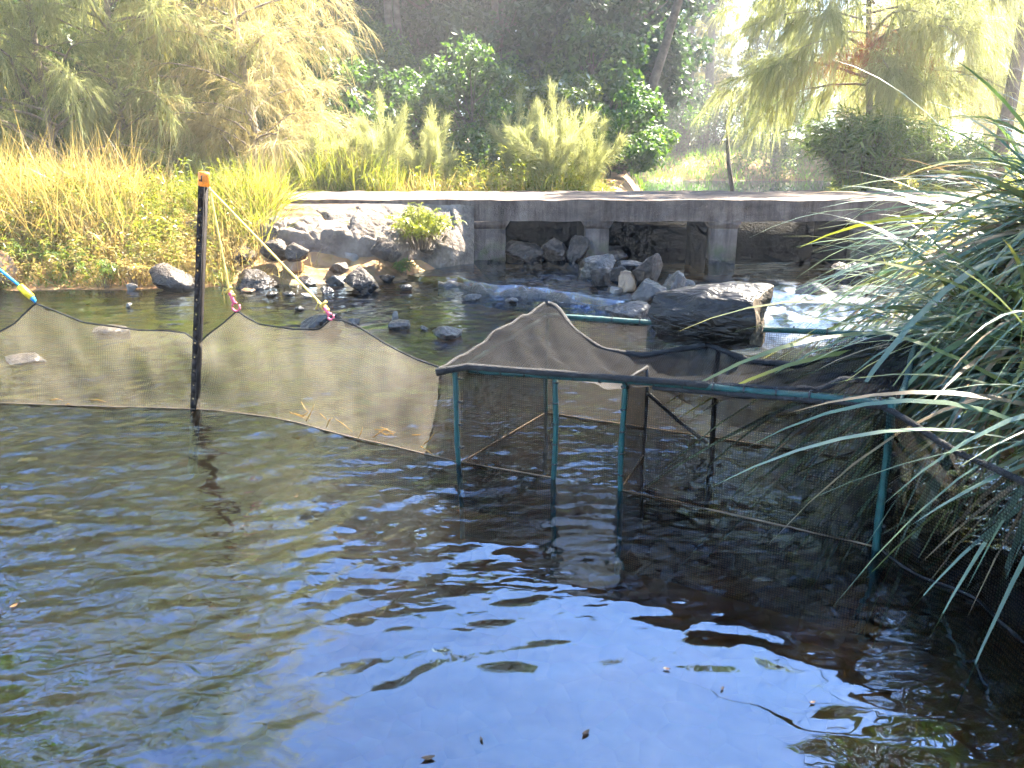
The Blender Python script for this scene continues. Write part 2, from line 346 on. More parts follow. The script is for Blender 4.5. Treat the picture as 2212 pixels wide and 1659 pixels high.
# ------------------------------------------------------------------ water
LED = np.array([(-3, 12), (-1.6, 11.0), (-.87, 10.3), (-.31, 9.66), (.2, 9.35), (.65, 9.07), (1.0, 8.5), (1.42, 7.97), (1.9, 7.75), (2.4, 7.9), (3.0, 8.3), (3.6, 8.1), (4.6, 8.4), (6, 9)])
def water_z(x, y):
    rs = np.random.RandomState(5)
    wx = x + .10*np.sin(2.1*y+.7*x) + .06*np.sin(4.3*x-1.7*y+1); wy = y + .10*np.sin(1.9*x-.8*y) + .05*np.sin(5.1*y+2.2*x)
    h = np.zeros_like(x)
    for k in range(26):
        lam = .085*(1.09**k)*rs.uniform(.85, 1.15); a = rs.normal(1.75, .7); kk = 2*pi/lam
        am = lam*.0058*(1.15 if lam < .25 else .5)
        m = .55+.45*np.sin(rs.uniform(.5, 1.6)*x+rs.uniform(.5, 1.6)*y+rs.uniform(0, 6))
        h += am*m*np.sin(kk*(cos(a)*wx+sin(a)*wy)+rs.uniform(0, 6.28))
    for (rx, ry, ra) in ((-2.04, 4.94, .0026), (-.27, 3.99, .002), (.21, 3.77, .002), (.53, 3.62, .002), (1.52, 3.02, .003), (-.9, 2.7, .0016), (-1.7, 3.3, .0016), (.3, 2.9, .0014)):
        r_ = np.sqrt((x-rx)**2+((y-ry))**2)+.04*np.sin(5*x+3*y); h += ra*np.exp(-r_/.45)*np.sin(2*pi*r_/.085)
    calm = np.exp(-(((x-.55)/.95)**2+((y-1.95)/.62)**2))
    calm = np.maximum(calm, .6*np.exp(-(((x+.1)/.6)**2+((y-1.9)/.4)**2)))
    calm = np.maximum(calm, .75*sstep(8, 14, y))
    h *= (1-.82*np.clip(calm, 0, 1))
    lx = np.interp(x, LED[:, 0], LED[:, 1]) + .05*np.sin(7*x)+.03*np.sin(17*x+1)
    s = (y-lx)
    up = sstep(0, .055, s+.03*noise2(x, y, 6, 24, 2))*sstep(-1.9, -.6, x)
    chute = np.exp(-((x-2.9)/.75)**2)
    upc = sstep(-.7, 1.3, s)
    lift = .10*(up*(1-chute)+upc*chute)
    turb = np.exp(-((x-2.9)/.95)**2)*sstep(-1.9, -.6, s)*sstep(2.0, .6, s)
    foamn = noise2(x, y*.55, 5.5, 21, 4)
    h = h + lift + turb*(.055*noise2(x, y, 2.6, 30, 3)+.03*noise2(x, y, 9, 31, 2))
    rif = sstep(0, .2, s)*sstep(3, 1, s)*sstep(-1.2, .2, x)*(1-chute)
    h = h + rif*.009*noise2(x, y*.7, 13, 41, 2)
    foamn = foamn+.6*noise2(x*1.6+y*.5, y*.5, 9, 23, 3)
    foam = turb*sstep(.62, 1.2, .62+foamn*1.5+.6*turb)
    lip = np.exp(-((s+.03)/.10)**2)*sstep(-.9, .9, x)*sstep(2.6, 1.8, x)
    foam = np.maximum(foam, lip*sstep(-.15, .45, noise2(x*2.2, y*.3, 11, 22, 3)))
    return h, np.clip(foam, 0, 1), np.clip(.8*rif+.4*turb, 0, 1), .55*np.clip(1-1.5*calm, 0, 1)**1.3
wxs = axis([(-30, -9, 1.0), (-9, -4.2, .11), (-4.2, 3.0, .026), (3.0, 6.2, .07)]); wys = axis([(-1, .8, .3), (.8, 5.0, .024), (5.0, 12.0, .045), (12, 15.2, .2)])
X, Y = np.meshgrid(wxs, wys); Hh, Fo, Ri, Ch = water_z(X, Y)
wm, t, n, l = newmat('water'); out = n('ShaderNodeOutputMaterial')
geo = n('ShaderNodeNewGeometry')
mp = n('ShaderNodeMapping'); mp.inputs['Scale'].default_value = (.75, 1.5, 1); l(geo.outputs['Position'], mp.inputs[0])
n1 = n('ShaderNodeTexNoise'); n1.inputs['Scale'].default_value = 10; n1.inputs['Detail'].default_value = 1.6; n1.inputs['Distortion'].default_value = .6; l(mp.outputs[0], n1.inputs['Vector'])
n2 = n('ShaderNodeTexNoise'); n2.inputs['Scale'].default_value = 1.4; n2.inputs['Detail'].default_value = 2; l(geo.outputs['Position'], n2.inputs['Vector'])
rr = ramp(n, [(.38, (0, 0, 0)), (.6, (1, 1, 1))]); l(n2.outputs[0], rr.inputs[0])
at = n('ShaderNodeAttribute'); at.attribute_name = 'riffle'
ac = n('ShaderNodeAttribute'); ac.attribute_name = 'chop'
sm = n('ShaderNodeMath'); sm.operation = 'MULTIPLY_ADD'; l(rr.outputs[0], sm.inputs[0]); l(ac.outputs['Fac'], sm.inputs[1]); l(at.outputs['Fac'], sm.inputs[2])
bp = n('ShaderNodeBump'); bp.inputs['Distance'].default_value = .022; l(sm.outputs[0], bp.inputs['Strength']); l(n1.outputs[0], bp.inputs['Height'])
gl = n('ShaderNodeBsdfGlossy'); gl.inputs['Roughness'].default_value = .015; gl.inputs[0].default_value = (.55, .75, 1, 1); l(bp.outputs[0], gl.inputs['Normal'])
tp = n('ShaderNodeBsdfTransparent'); tp.inputs[0].default_value = (.80, .58, .32, 1)
mu = n('ShaderNodeBsdfDiffuse'); mu.inputs[0].default_value = (.045, .038, .02, 1)
ms0 = n('ShaderNodeMixShader'); ms0.inputs[0].default_value = .07; l(tp.outputs[0], ms0.inputs[1]); l(mu.outputs[0], ms0.inputs[2])
fr = n('ShaderNodeFresnel'); fr.inputs[0].default_value = 2.3; l(bp.outputs[0], fr.inputs['Normal'])
ms = n('ShaderNodeMixShader'); l(fr.outputs[0], ms.inputs[0]); l(ms0.outputs[0], ms.inputs[1]); l(gl.outputs[0], ms.inputs[2])
fo = n('ShaderNodeBsdfDiffuse'); fo.inputs[0].default_value = (.74, .77, .80, 1)
af = n('ShaderNodeAttribute'); af.attribute_name = 'foam'
nf = n('ShaderNodeTexNoise'); nf.inputs['Scale'].default_value = 30; nf.inputs['Detail'].default_value = 4; l(geo.outputs['Position'], nf.inputs['Vector'])
rf = ramp(n, [(.35, (.45, .45, .45)), (.6, (1, 1, 1))]); l(nf.outputs[0], rf.inputs[0])
mf = n('ShaderNodeMath'); mf.operation = 'MULTIPLY'; l(af.outputs['Fac'], mf.inputs[0]); l(rf.outputs[0], mf.inputs[1])
ms2 = n('ShaderNodeMixShader'); l(mf.outputs[0], ms2.inputs[0]); l(ms.outputs[0], ms2.inputs[1]); l(fo.outputs[0], ms2.inputs[2]); l(ms2.outputs[0], out.inputs[0])
M['water'] = wm
o = mesh_obj('water', np.stack([X, Y, Hh], -1).reshape(-1, 3), [grid_faces(*X.shape)], wm, smooth=True, attrs={'foam': Fo.ravel(), 'riffle': Ri.ravel(), 'chop': Ch.ravel()})
tag(o, 'rippled creek water with riffle and white water', kind='structure')
# upstream pool
xs = axis([(1.0, 24, .4)]); ys = axis([(15.55, 46, .4)]); X, Y = np.meshgrid(xs, ys)
um = wm.copy(); um.name = 'still_water'
o = mesh_obj('upstream_water', np.stack([X, Y, .55+0*X], -1).reshape(-1, 3), [grid_faces(*X.shape)], um, smooth=True, attrs={'foam': 0*X.ravel(), 'riffle': 0*X.ravel(), 'chop': 0*X.ravel()}); tag(o, 'still brown pool beyond the causeway', kind='structure')

# ------------------------------------------------------------------ causeway
DZ = .98; YF = 12.0; YB = 15.5
br = empty('culvert_causeway', (2.2, YF, 0), 'weathered concrete causeway with three dark culvert openings', 'bridge')
br.location = (0, 0, 0)
def rough_box(lo, hi, nx, ny, nzs, amp, seed):
    """box with subdivided, slightly worn faces"""
    mb = MB(); lo = np.array(lo, float); hi = np.array(hi, float); d = [nx, ny, nzs]
    for ax in range(3):
        a, b_ = [k for k in range(3) if k != ax]
        ua = np.linspace(lo[a], hi[a], d[a]+1); ub = np.linspace(lo[b_], hi[b_], d[b_]+1); A, B = np.meshgrid(ua, ub)
        for val in (lo[ax], hi[ax]):
            P = np.zeros(A.shape+(3,)); P[..., a] = A; P[..., b_] = B; P[..., ax] = val
            f = grid_faces(*A.shape)
            flip = (val == hi[ax]) == (ax == 1)
            mb.add(P.reshape(-1, 3), Q=f[:, ::-1] if flip else f)
    V = np.vstack(mb.V)
    dv = np.stack([noise3(V*3.1, seed), noise3(V*3.1+9, seed+1), noise3(V*3.1+17, seed+2)], -1)+.5*np.stack([noise3(V*9.1, seed), noise3(V*9.1+9, seed+1), noise3(V*9.1+17, seed+2)], -1)
    mb.V = [V+dv*amp]; return mb
rough_box((-26, YF, .675), (18, YB, DZ), 300, 12, 4, .012, 3).build('deck', M['concrete'], br)
for a, b_ in ((-1.6, -.10), (1.09, 1.43), (2.94, 3.32), (5.08, 8.5)):
    mb = MB(); y0 = YF+.006; c = .085
    lo_h = a > -1; hi_h = b_ < 8
    mb.box((a, y0, -.55), (b_, y0+.28, .57)); mb.prism([(a, .57), (b_, .57), (b_+(c if hi_h else 0), .70), (a-(c if lo_h else 0), .70)], y0, y0+.28)
    pr0 = mb.build('pier', M['concrete'], br)
    mb = MB(); mb.box((a+.004, y0+.285, -.55), (b_-.004, YB-.006, .672)); mb.build('pier_wall', M['barrel_shade'], pr0)  # rear of the pier, coloured near-black for the culvert shade
mb = MB(); mb.box((-1.5, YF+1.75, -.5), (8.4, YF+1.95, .652)); mb.build('opening_blocker', M['barrel_shade'], br)  # added dark wall, blocks light and view through the openings
mb = MB(); mb.box((-1.5, YF+.3, .655), (8.4, YB-.26, .664)); mb.build('shade_soffit', M['barrel_shade'], br)  # dark sheet under the deck, shade put into its colour

# stone-pitched apron left of the culverts: big flat stones bedded in mortar, ragged front edge
xs = np.linspace(-5.6, -.55, 300); vs = np.linspace(0, 1, 120); U, V_ = np.meshgrid(xs, vs)
front = np.interp(U, [-5.6, -4.2, -3.4, -2.6, -1.8, -1.0, -.55], [11.3, 10.95, 10.9, 10.85, 10.95, 11.35, 11.7]) + .16*noise2(U, U*0, 2.3, 71)
topz = .945
AY = front + (YF+.03-front)*V_
zf = np.interp(U, [-5.6, -4, -2.5, -1.6, -1.1, -.55], [.66, .60, .54, .40, .22, .05])
rs = np.random.RandomState(77); cells = np.stack([rs.uniform(-5.8, -.3, 70), rs.uniform(10.4, 12.2, 70)], -1); ch = rs.normal(0, 1, 70); ct = rs.normal(0, 1, (70, 2))
wu = U+.12*noise2(U, AY, 3, 78); wv = AY+.12*noise2(U, AY, 3, 79)
dd = np.sqrt((wu[..., None]-cells[:, 0])**2+(wv[..., None]-cells[:, 1])**2); ii = np.argsort(dd, -1)[..., :2]
d1 = np.take_along_axis(dd, ii[..., :1], -1)[..., 0]; d2 = np.take_along_axis(dd, ii[..., 1:], -1)[..., 0]; i0 = ii[..., 0]
joint = sstep(.10, .0, d2-d1); rel = ch[i0]*.03+ct[i0, 0]*.10*(wu-cells[i0, 0])+ct[i0, 1]*.10*(wv-cells[i0, 1])
amp = np.sin(pi*np.clip(V_*.82+.18, 0, 1))**.7*sstep(1.0, .8, V_)
AZ = zf + (topz-zf)*V_**.75 + (rel-.06*joint+.035*noise2(U, AY, 6, 74)+.02*noise2(U, AY, 16, 75))*amp
lipv = sstep(.12, 0, V_); AZ = AZ - .55*lipv; AY = AY + .05*lipv+.05*noise2(U, AZ, 4, 76)*lipv
o = mesh_obj('stone_apron', np.stack([U, AY, AZ], -1).reshape(-1, 3), [grid_faces(*U.shape)], M['apron'], smooth=True)
tag(o, 'sunlit lumpy concrete and stone apron sloping from causeway to creek', 'apron')
AP = (U, AY, AZ)

# ------------------------------------------------------------------ rocks
ICO = None
def ico(sub):
    import bmesh
    bm = bmesh.new(); bmesh.ops.create_icosphere(bm, subdivisions=sub, radius=1); V = np.array([v.co[:] for v in bm.verts]); F = np.array([[v.index for v in f.verts] for f in bm.faces]); bm.free(); return V, F
ICO = ico(4); ICO5 = ico(5)
def rock_mesh(seed, dims, angular=1.0, big=False):
    rs = np.random.RandomState(seed); V, F = ICO5 if big else ICO; n_ = V.copy()
    r = np.full(len(V), 1.25)
    for k in range(int(9+5*angular)):
        nrm = rs.normal(size=3); nrm /= np.linalg.norm(nrm); h = rs.uniform(.55, .95)
        d = V@nrm; r = np.where(d > .05, np.minimum(r, h/np.maximum(d, .05)), r)
    P = V*r[:, None]
    P = P*(1+.05*noise3(V*2.2+seed, seed)[:, None]+.045*noise3(V*5+seed, seed)[:, None]+.022*noise3(V*12+seed, seed)[:, None]+.012*noise3(V*26+seed, seed)[:, None])
    P = (P-P.min(0))/(P.max(0)-P.min(0))-.5
    return P*np.array(dims), F
RS = [100]
def rock(u, v, wd, hd, mat, label, zb=0.0, dr=.9, name='rock', ang=1.0, tilt=0, sink=.22, group=None, cat='rock'):
    """rock whose water / ground line is centred at display pixel (u,v) on height zb; wd,hd visible size"""
    RS[0] += 1; p = onz(u, v, zb); dist = np.dot(p-np.array((0, 0, CAM_H)), (0, cos(PITCH), -sin(PITCH)))
    W = wd/1737*dist; Hh_ = hd/1737*dist; D_ = W*dr; full = Hh_*(1+sink)
    P, F = rock_mesh(RS[0], (W, D_, full), ang, name == 'boulder'); rs = random.Random(RS[0])
    P[:, 2] += full/2 - full*sink/(1+sink)
    o = mesh_obj(name, P, [F], M[mat], smooth=True)
    o.location = (p[0], p[1]+D_*.36, zb); o.rotation_euler = (0, radians(tilt), 0)
    tag(o, label, cat, group); return o
# left bank
rock(365, 630, 100, 58, 'rock', 'big flat-topped grey block at the left waterline, left of the black post', name='boulder')
rock(545, 624, 92, 38, 'rock', 'low grey rock at waterline behind the near yellow rope', ang=.6)
rock(776, 630, 82, 52, 'rock', 'squarish block with sunlit right edge, standing in the water by the bank', name='boulder', ang=1.4)
rock(682, 590, 92, 72, 'rock', 'tall round-shouldered grey boulder under the apron, left of the pointed rock', zb=.05, name='boulder')
rock(752, 588, 54, 50, 'rock_pale', 'pointed pale rock between tall boulder and square block', zb=.08)
rock(612, 604, 84, 46, 'rock', 'wedge-shaped rock with wet blue-grey face beside the steep yellow rope', zb=0)
rock(560, 585, 60, 44, 'rock', 'brown rock on the bank under the apron edge, behind the low waterline rock', zb=.1)
rock(385, 545, 115, 66, 'rock', 'large shaded slab in the weeds behind the black post', zb=.25, name='boulder', ang=1.2, dr=.7)
rock(478, 592, 78, 40, 'rock', 'tan rock at the foot of the weeds just right of the black post', zb=.06)
rock(4, 625, 70, 82, 'rock_brown', 'brown rock at the far left edge of the picture behind the blue rope', zb=0, name='boulder')
rock(722, 617, 46, 22, 'rock_wet', 'small wet stone between tall boulder and square block', name='stone')
rock(660, 618, 44, 20, 'rock_wet', 'small wet stone below the tall boulder', name='stone')
rock(705, 634, 34, 14, 'rock_wet', 'flat wet stone in the shallows left of the square block', name='stone')
rock(660, 645, 26, 10, 'rock_pale', 'tiny pale stone in the shallows between the two yellow ropes', name='stone')
rock(533, 633, 30, 9, 'rock_brown', 'small brown stone in the shallows by the near rope', name='stone')
rock(282, 628, 28, 16, 'rock_pale', 'white foam-pale stone at the weed edge, left of the big block', name='stone')
rock(277, 664, 14, 9, 'rock_pale', 'tiny white stone alone in the lit orange shallows', name='stone')
rock(815, 585, 60, 24, 'rock', 'low shaded stone under the leafy apron bush', zb=.08)
rock(1012, 566, 105, 60, 'rock_brown', 'big tan slab sloping to the water at the apron right end', zb=.05, name='boulder', dr=.8, ang=.7)
rock(1060, 552, 52, 40, 'rock', 'dark rounded boulder against the left culvert abutment', zb=.1, name='boulder')
rock(905, 580, 90, 26, 'rock', 'long low shaded rock under the bush, left of the tan slab', zb=.03)
rock(960, 572, 40, 20, 'rock_wet', 'small wet stone at the foot of the tan slab', zb=.03, name='stone')
for u, v, w_, h_, mt, zb_, lab in ((590, 560, 70, 40, 'rock', .3, 'brown stone tucked under the apron edge above the wedge-shaped rock'), (640, 562, 54, 36, 'rock', .3, 'stone under the apron edge left of the tall boulder top'), (830, 562, 74, 40, 'rock', .28, 'shaded stone under the apron right of the pointed rock'), (870, 590, 52, 22, 'rock_brown', .03, 'low brown stone at the waterline below the bush'), (730, 598, 44, 30, 'rock', .06, 'stone wedged between tall boulder and pointed rock'), (630, 585, 46, 34, 'rock_brown', .15, 'warm brown stone behind the wedge-shaped rock'), (520, 575, 58, 42, 'rock', .2, 'stone in the weeds right of the post, above the low waterline rock'), (925, 556, 60, 36, 'rock', .22, 'stone under the bush near the tan slab'), (835, 612, 36, 18, 'rock', 0, 'small stone right of the square block at the waterline'), (440, 606, 50, 26, 'rock_brown', .04, 'small brown stone directly behind the post foot of the bank'), (585, 640, 26, 9, 'rock_wet', 0, 'tiny wet stone in the shallows left of the steep rope end'), (620, 640, 30, 10, 'rock_wet', 0, 'small wet stone in the shallows below the wedge-shaped rock')):
    rock(u, v, w_, h_, mt, lab, zb=zb_, name='stone' if w_ < 45 else 'rock')
# low rock ledge that the riffle spills over
xs = np.linspace(-.95, 2.0, 160); ly = np.interp(xs, LED[:, 0], LED[:, 1])+.05*np.sin(7*xs)+.03*np.sin(17*xs+1); Vl = []; prof_ = [(-.12, -.32), (-.10, -.05), (-.075, .03), (-.045, .06), (-.01, .072), (.02, .06), (.06, .0)]
for i, x_ in enumerate(xs):
    nn_ = noise3(np.array([[x_*5, 0., 0.]]), 85)[0]; n3_ = noise3(np.array([[x_*16, 3., 0.]]), 86)[0]; fade = .6+.4*float(sstep(-.95, -.2, np.array(x_)))
    for j, (dy, dz) in enumerate(prof_): Vl.append((x_, ly[i]+dy*(1+.5*nn_)+.02*n3_, (dz+(.034*nn_+.024*n3_-.006)*(dz > 0))*fade))
o = mesh_obj('rock_ledge', Vl, [grid_faces(len(xs), len(prof_))[:, ::-1]], M['rock_wet'], smooth=True); tag(o, 'long low dark rock ledge with the riffle spilling over it', 'ledge')
# in the left culvert
rock(1130, 568, 92, 44, 'rock', 'left one of three rocks blocking the left culvert', zb=.08, name='boulder')
rock(1201, 568, 64, 52, 'rock', 'middle one of three rocks blocking the left culvert', zb=.08, name='boulder')
rock(1248, 568, 50, 58, 'rock', 'right one of three rocks blocking the left culvert, against the pier', zb=.08, name='boulder', ang=.6)
# centre pile
rock(1292, 604, 80, 52, 'rock_wet', 'wet blue-topped slab at the left end of the rock pile', zb=.09, name='boulder')
rock(1298, 622, 46, 42, 'rock', 'heart-shaped reddish rock low on the left of the rock pile', zb=.09)
rock(1338, 612, 46, 36, 'rock', 'rounded pinkish rock in the middle of the rock pile', zb=.09, ang=.4)
rock(1356, 632, 42, 46, 'rock_brown', 'orange-brown rock in the middle of the rock pile', zb=.09)
rock(1400, 632, 72, 82, 'rock', 'tallest upright rock of the pile, with a sunlit right edge', zb=.09, name='boulder', ang=1.3)
rock(1330, 566, 62, 22, 'rock', 'flat rock at the back of the pile by the mossy pier', zb=.09)
rock(1368, 588, 62, 24, 'rock_wet', 'wet flat rock behind the orange-brown one', zb=.09)
rock(1408, 664, 78, 58, 'rock_wet', 'slanting blue-glossed wet rock below the tallest one', zb=.06, name='boulder', tilt=-14)
rock(1455, 652, 56, 66, 'rock_wet', 'dark wet rock right of the tallest one, above the log', zb=.06, name='boulder')
rock(1484, 636, 40, 34, 'rock_wet', 'small black rock at the right end of the rock pile', zb=.06)
rock(1362, 702, 108, 46, 'rock_wet', 'dark block below the small waterfall, behind the teal rail', zb=0, name='boulder', ang=1.4)
rock(1332, 634, 30, 14, 'rock_pale', 'small pale stone at the foot of the heart-shaped rock', zb=.09, name='stone')
rock(1772, 648, 100, 34, 'rock_wet', 'low black rock in the white water right of the log', zb=.03, name='boulder')
rock(1850, 615, 80, 46, 'rock_wet', 'dark rock half hidden by grass tips at the right culvert', zb=.08, name='boulder')
rock(1820, 588, 40, 20, 'rock', 'small stone at the right culvert mouth', zb=.1, name='stone')
# stones in the pool
rock(853, 693, 18, 20, 'rock_pale', 'small pale upright stone in the yellow-green reflection', name='stone')
rock(861, 712, 48, 18, 'rock_wet', 'dark oval stone just below the small pale upright one', name='stone')
rock(915, 713, 18, 9, 'rock_wet', 'tiny blue-grey stone left of the flat pool stone', name='stone')
rock(964, 733, 68, 26, 'rock_wet', 'largest flat dark stone in the middle of the pool', name='stone')
rock(1083, 714, 22, 9, 'rock_wet', 'tiny stone in the pool left of the net cage peak', name='stone')
rock(1018, 650, 44, 14, 'rock_wet', 'flat stone just below the riffle ledge', name='stone')
rock(876, 628, 30, 14, 'rock_wet', 'small dark stone in the pool right of the square block', name='stone')
rock(690, 712, 88, 34, 'rock_wet', 'black rock rising behind the net by the pink hook of the long rope', name='boulder')
rock(758, 702, 36, 14, 'rock_wet', 'small stone at the net edge right of the pink hook', name='stone')
rock(645, 672, 22, 10, 'rock_wet', 'tiny stone in the pool between the ropes, near the black rock', name='stone')
rock(1105, 652, 30, 8, 'rock_wet', 'thin flat stone at the ledge foot, right of centre pool', name='stone')
rock(232, 722, 90, 14, 'rock_wet', 'grey rock seen through the net left of the post, under the sagging top', name='boulder', sink=.5)
rock(40, 785, 100, 12, 'rock_wet', 'grey rock seen through the net at the left edge', name='boulder', sink=.5)

# ------------------------------------------------------------------ star picket, ropes
M['steel'] = plain('black_steel', (.016, .012, .011), .75, .2, .5, 90)
M['orange'] = plain('orange_plastic', (.85, .24, .02), .45, .5)
M['ink'] = plain('black_print', (.02, .015, .01), .6)
M['rope_y'] = plain('yellow_rope', (.78, .56, .14), .7, .3, .8, 260)
M['pink'] = plain('pink_plastic', (.72, .12, .2), .4, .5)
M['rope_b'] = plain('blue_rope', (.02, .28, .62), .6, .3, .8, 260)
M['yellow'] = plain('yellow_plastic', (.85, .62, .02), .45)
pb = onz(422, 885); pt = ony(441, 384, pb[1]); ax = pt-pb; plen = np.linalg.norm(ax); axn = ax/plen
post = empty('star_picket', pb, 'black steel star picket post with orange cap, holding the net fence', 'post')
# flange facing the camera, with punched holes: strip of cells, hole cells get a real octagonal hole
mb = MB(); W0 = -.034; W1 = .004; th_ = .004
e1 = np.array((cos(.12), -sin(.12), 0.0)); e1 = e1-axn*np.dot(e1, axn); e1 /= np.linalg.norm(e1); e2 = np.cross(axn, e1)
def L2W(a, d, s): return e1*a+e2*d+axn*s
zlo = -.45; ztop = plen
holes = [-.02+.092*k for k in range(0, 15)]
cell = .03; zc = zlo
def quadplate(a0, a1, s0, s1):
    V = [L2W(a, d, s) for d in (-th_/2, th_/2) for a, s in ((a0, s0), (a1, s0), (a1, s1), (a0, s1))]
    mb.add(V, Q=[(0, 1, 2, 3), (7, 6, 5, 4), (0, 4, 5, 1), (1, 5, 6, 2), (2, 6, 7, 3), (3, 7, 4, 0)])
for hz in holes:
    if hz-.015 > zc: quadplate(W0, W1, zc, hz-.015)
    ac = -.019; rr_ = .0065
    sq = [(W0, hz-.015), (ac, hz-.015), (W1, hz-.015), (W1, hz), (W1, hz+.015), (ac, hz+.015), (W0, hz+.015), (W0, hz)]
    oc = [(ac+rr_*cos(a), hz+rr_*sin(a)) for a in np.radians([225, 270, 315, 0, 45, 90, 135, 180])]
    for d, fl in ((-th_/2, 0), (th_/2, 1)):
        V = [L2W(a, d, s) for a, s in sq+oc]; Q = [(i, (i+1) % 8, 8+(i+1) % 8, 8+i) for i in range(8)]
        mb.add(V, Q=[q[::-1] for q in Q] if fl else Q)
    zc = hz+.015
quadplate(W0, W1, zc, ztop)
mb.build('punched_flange', M['steel'], post)
mb = MB()
for ang_ in (radians(58), radians(-58)):
    d1 = e1*cos(ang_)+e2*sin(ang_); d2 = np.cross(axn, d1)
    V = [d1*a+d2*d+axn*s for d in (-.003, .003) for a, s in ((0, zlo), (.03, zlo), (.03, ztop), (0, ztop))]
    mb.add(V, Q=[(0, 1, 2, 3), (7, 6, 5, 4), (0, 4, 5, 1), (1, 5, 6, 2), (2, 6, 7, 3), (3, 7, 4, 0)])
mb.build('flange', M['steel'], post)
# cap: rounded triangular-ish block
mb = MB(); sec = []
for s, r_ in ((-.05, .030), (-.045, .033), (.02, .033), (.032, .030), (.036, .02)):
    for k in range(14):
        a = 2*pi*k/14; rr_ = r_*(1+.10*abs(cos(2*a))**.5)
        sec.append(e1*cos(a)*rr_+e2*sin(a)*rr_*.95+axn*(plen+s))
Q = [(i*14+j, i*14+(j+1) % 14, (i+1)*14+(j+1) % 14, (i+1)*14+j) for i in range(4) for j in range(14)]
T = [(56, 56+j, 57+j) for j in range(1, 13)]
mb.add(sec, T=T, Q=Q); capo = mb.build('orange_cap', M['orange'], post); tag(capo, 'bright orange plastic cap')
mb = MB()
for a0, a1, s0, s1 in ((.000, .004, -.022, .012), (-.010, -.005, -.022, -.010)):
    V = [e1*a+e2*d+axn*(plen+s) for d in (-.040, -.033) for a, s in ((a0, s0), (a1, s0), (a1, s1), (a0, s1))]
    mb.add(V, Q=[(0, 1, 2, 3), (7, 6, 5, 4), (0, 4, 5, 1), (1, 5, 6, 2), (2, 6, 7, 3), (3, 7, 4, 0)])
mb.build('cap_slot', M['ink'], capo)

# fence line (plan) sampled from waterline display pixels
FB = [(-260, 872), (-120, 872), (0, 872), (120, 876), (240, 880), (340, 882), (422, 885), (470, 888), (520, 894), (580, 902), (640, 914), (740, 941), (800, 955), (860, 968), (930, 985), (992, 999)]
FT = [(-260, 690), (-120, 745), (0, 716), (30, 700), (76, 655), (120, 672), (180, 696), (250, 706), (300, 713), (360, 714), (400, 719), (430, 742), (450, 722), (480, 700), (513, 671), (530, 684), (560, 700), (600, 706), (640, 711), (690, 711), (716, 689), (740, 692), (770, 703), (800, 722), (830, 741), (860, 757), (900, 776), (940, 790), (984, 806)]
FBa = np.array(FB, float); FTa = np.array(FT, float)
def fence_col(u):
    vb = np.interp(u, FBa[:, 0], FBa[:, 1]); vt = np.interp(u, FTa[:, 0], FTa[:, 1])
    b0 = onz(u, vb); t0 = ony(u, vt, b0[1]); return b0, t0
us = np.linspace(-260, 990, 220); nv = 26
V = []; UVs = []; arc = 0; prev = None
for u in us:
    b0, t0 = fence_col(u)
    if prev is not None: arc += np.linalg.norm(b0-prev)
    prev = b0
    for k in range(nv):
        s = -.5+1.5*k/(nv-1) if k/(nv-1) < 1/3 else ((k/(nv-1))-1/3)*1.5
        q = b0+(t0-b0)*max(s, 0) + np.array((0, 0, min(s, 0)*.6))
        fl = .05*sin(pi*np.clip(s, 0, 1))**.7*(noise3(np.array([[arc*3.0, s*1.2, 0.]]), 5)[0]+.5*noise3(np.array([[arc*9+s*2, s*1.6, 3.]]), 6)[0]+.28*noise3(np.array([[arc*24-s*3, s*2, 7.]]), 7)[0])
        q = q+np.array((.3, .95, 0))*(fl+.05*sin(pi*np.clip(s, 0, 1))); V.append(q); UVs.append((arc, s*.6))
M['net_lit'] = netmat('sunlit_net', .29, (.045, .042, .039), (.17, .155, .132), 80, .42)  # paler copy of the cage mesh, sunlight put into its thread colour
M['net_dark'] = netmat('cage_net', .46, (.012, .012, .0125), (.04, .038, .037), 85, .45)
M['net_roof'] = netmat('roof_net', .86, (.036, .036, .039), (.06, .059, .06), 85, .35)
M['hem'] = surfmat('net_hem', [(.008, .0075, .008), (.02, .019, .02), (.045, .043, .044)], 20, .85, .8, 120)
fence = empty('net_fence', onz(422, 885), 'sheer black mesh net fence strung across the pool past the post', 'net')
F0 = np.array(fence.location)
fm = mesh_obj('mesh_panel', np.array(V)-F0, [grid_faces(len(us), nv)], M['net_lit'], fence, smooth=True, uv=UVs)
mb = MB(); mb.tube([fence_col(u)[1]-F0 for u in np.linspace(-260, 990, 160)], .0055, 5); mb.build('top_cord', M['hem'], fence, smooth=True)
mb = MB(); mb.tube([fence_col(u)[0]-F0+np.array((0, 0, .004)) for u in np.linspace(-260, 990, 120)], .0045, 5); mb.build('waterline_cord', M['twig'], fence, smooth=True)

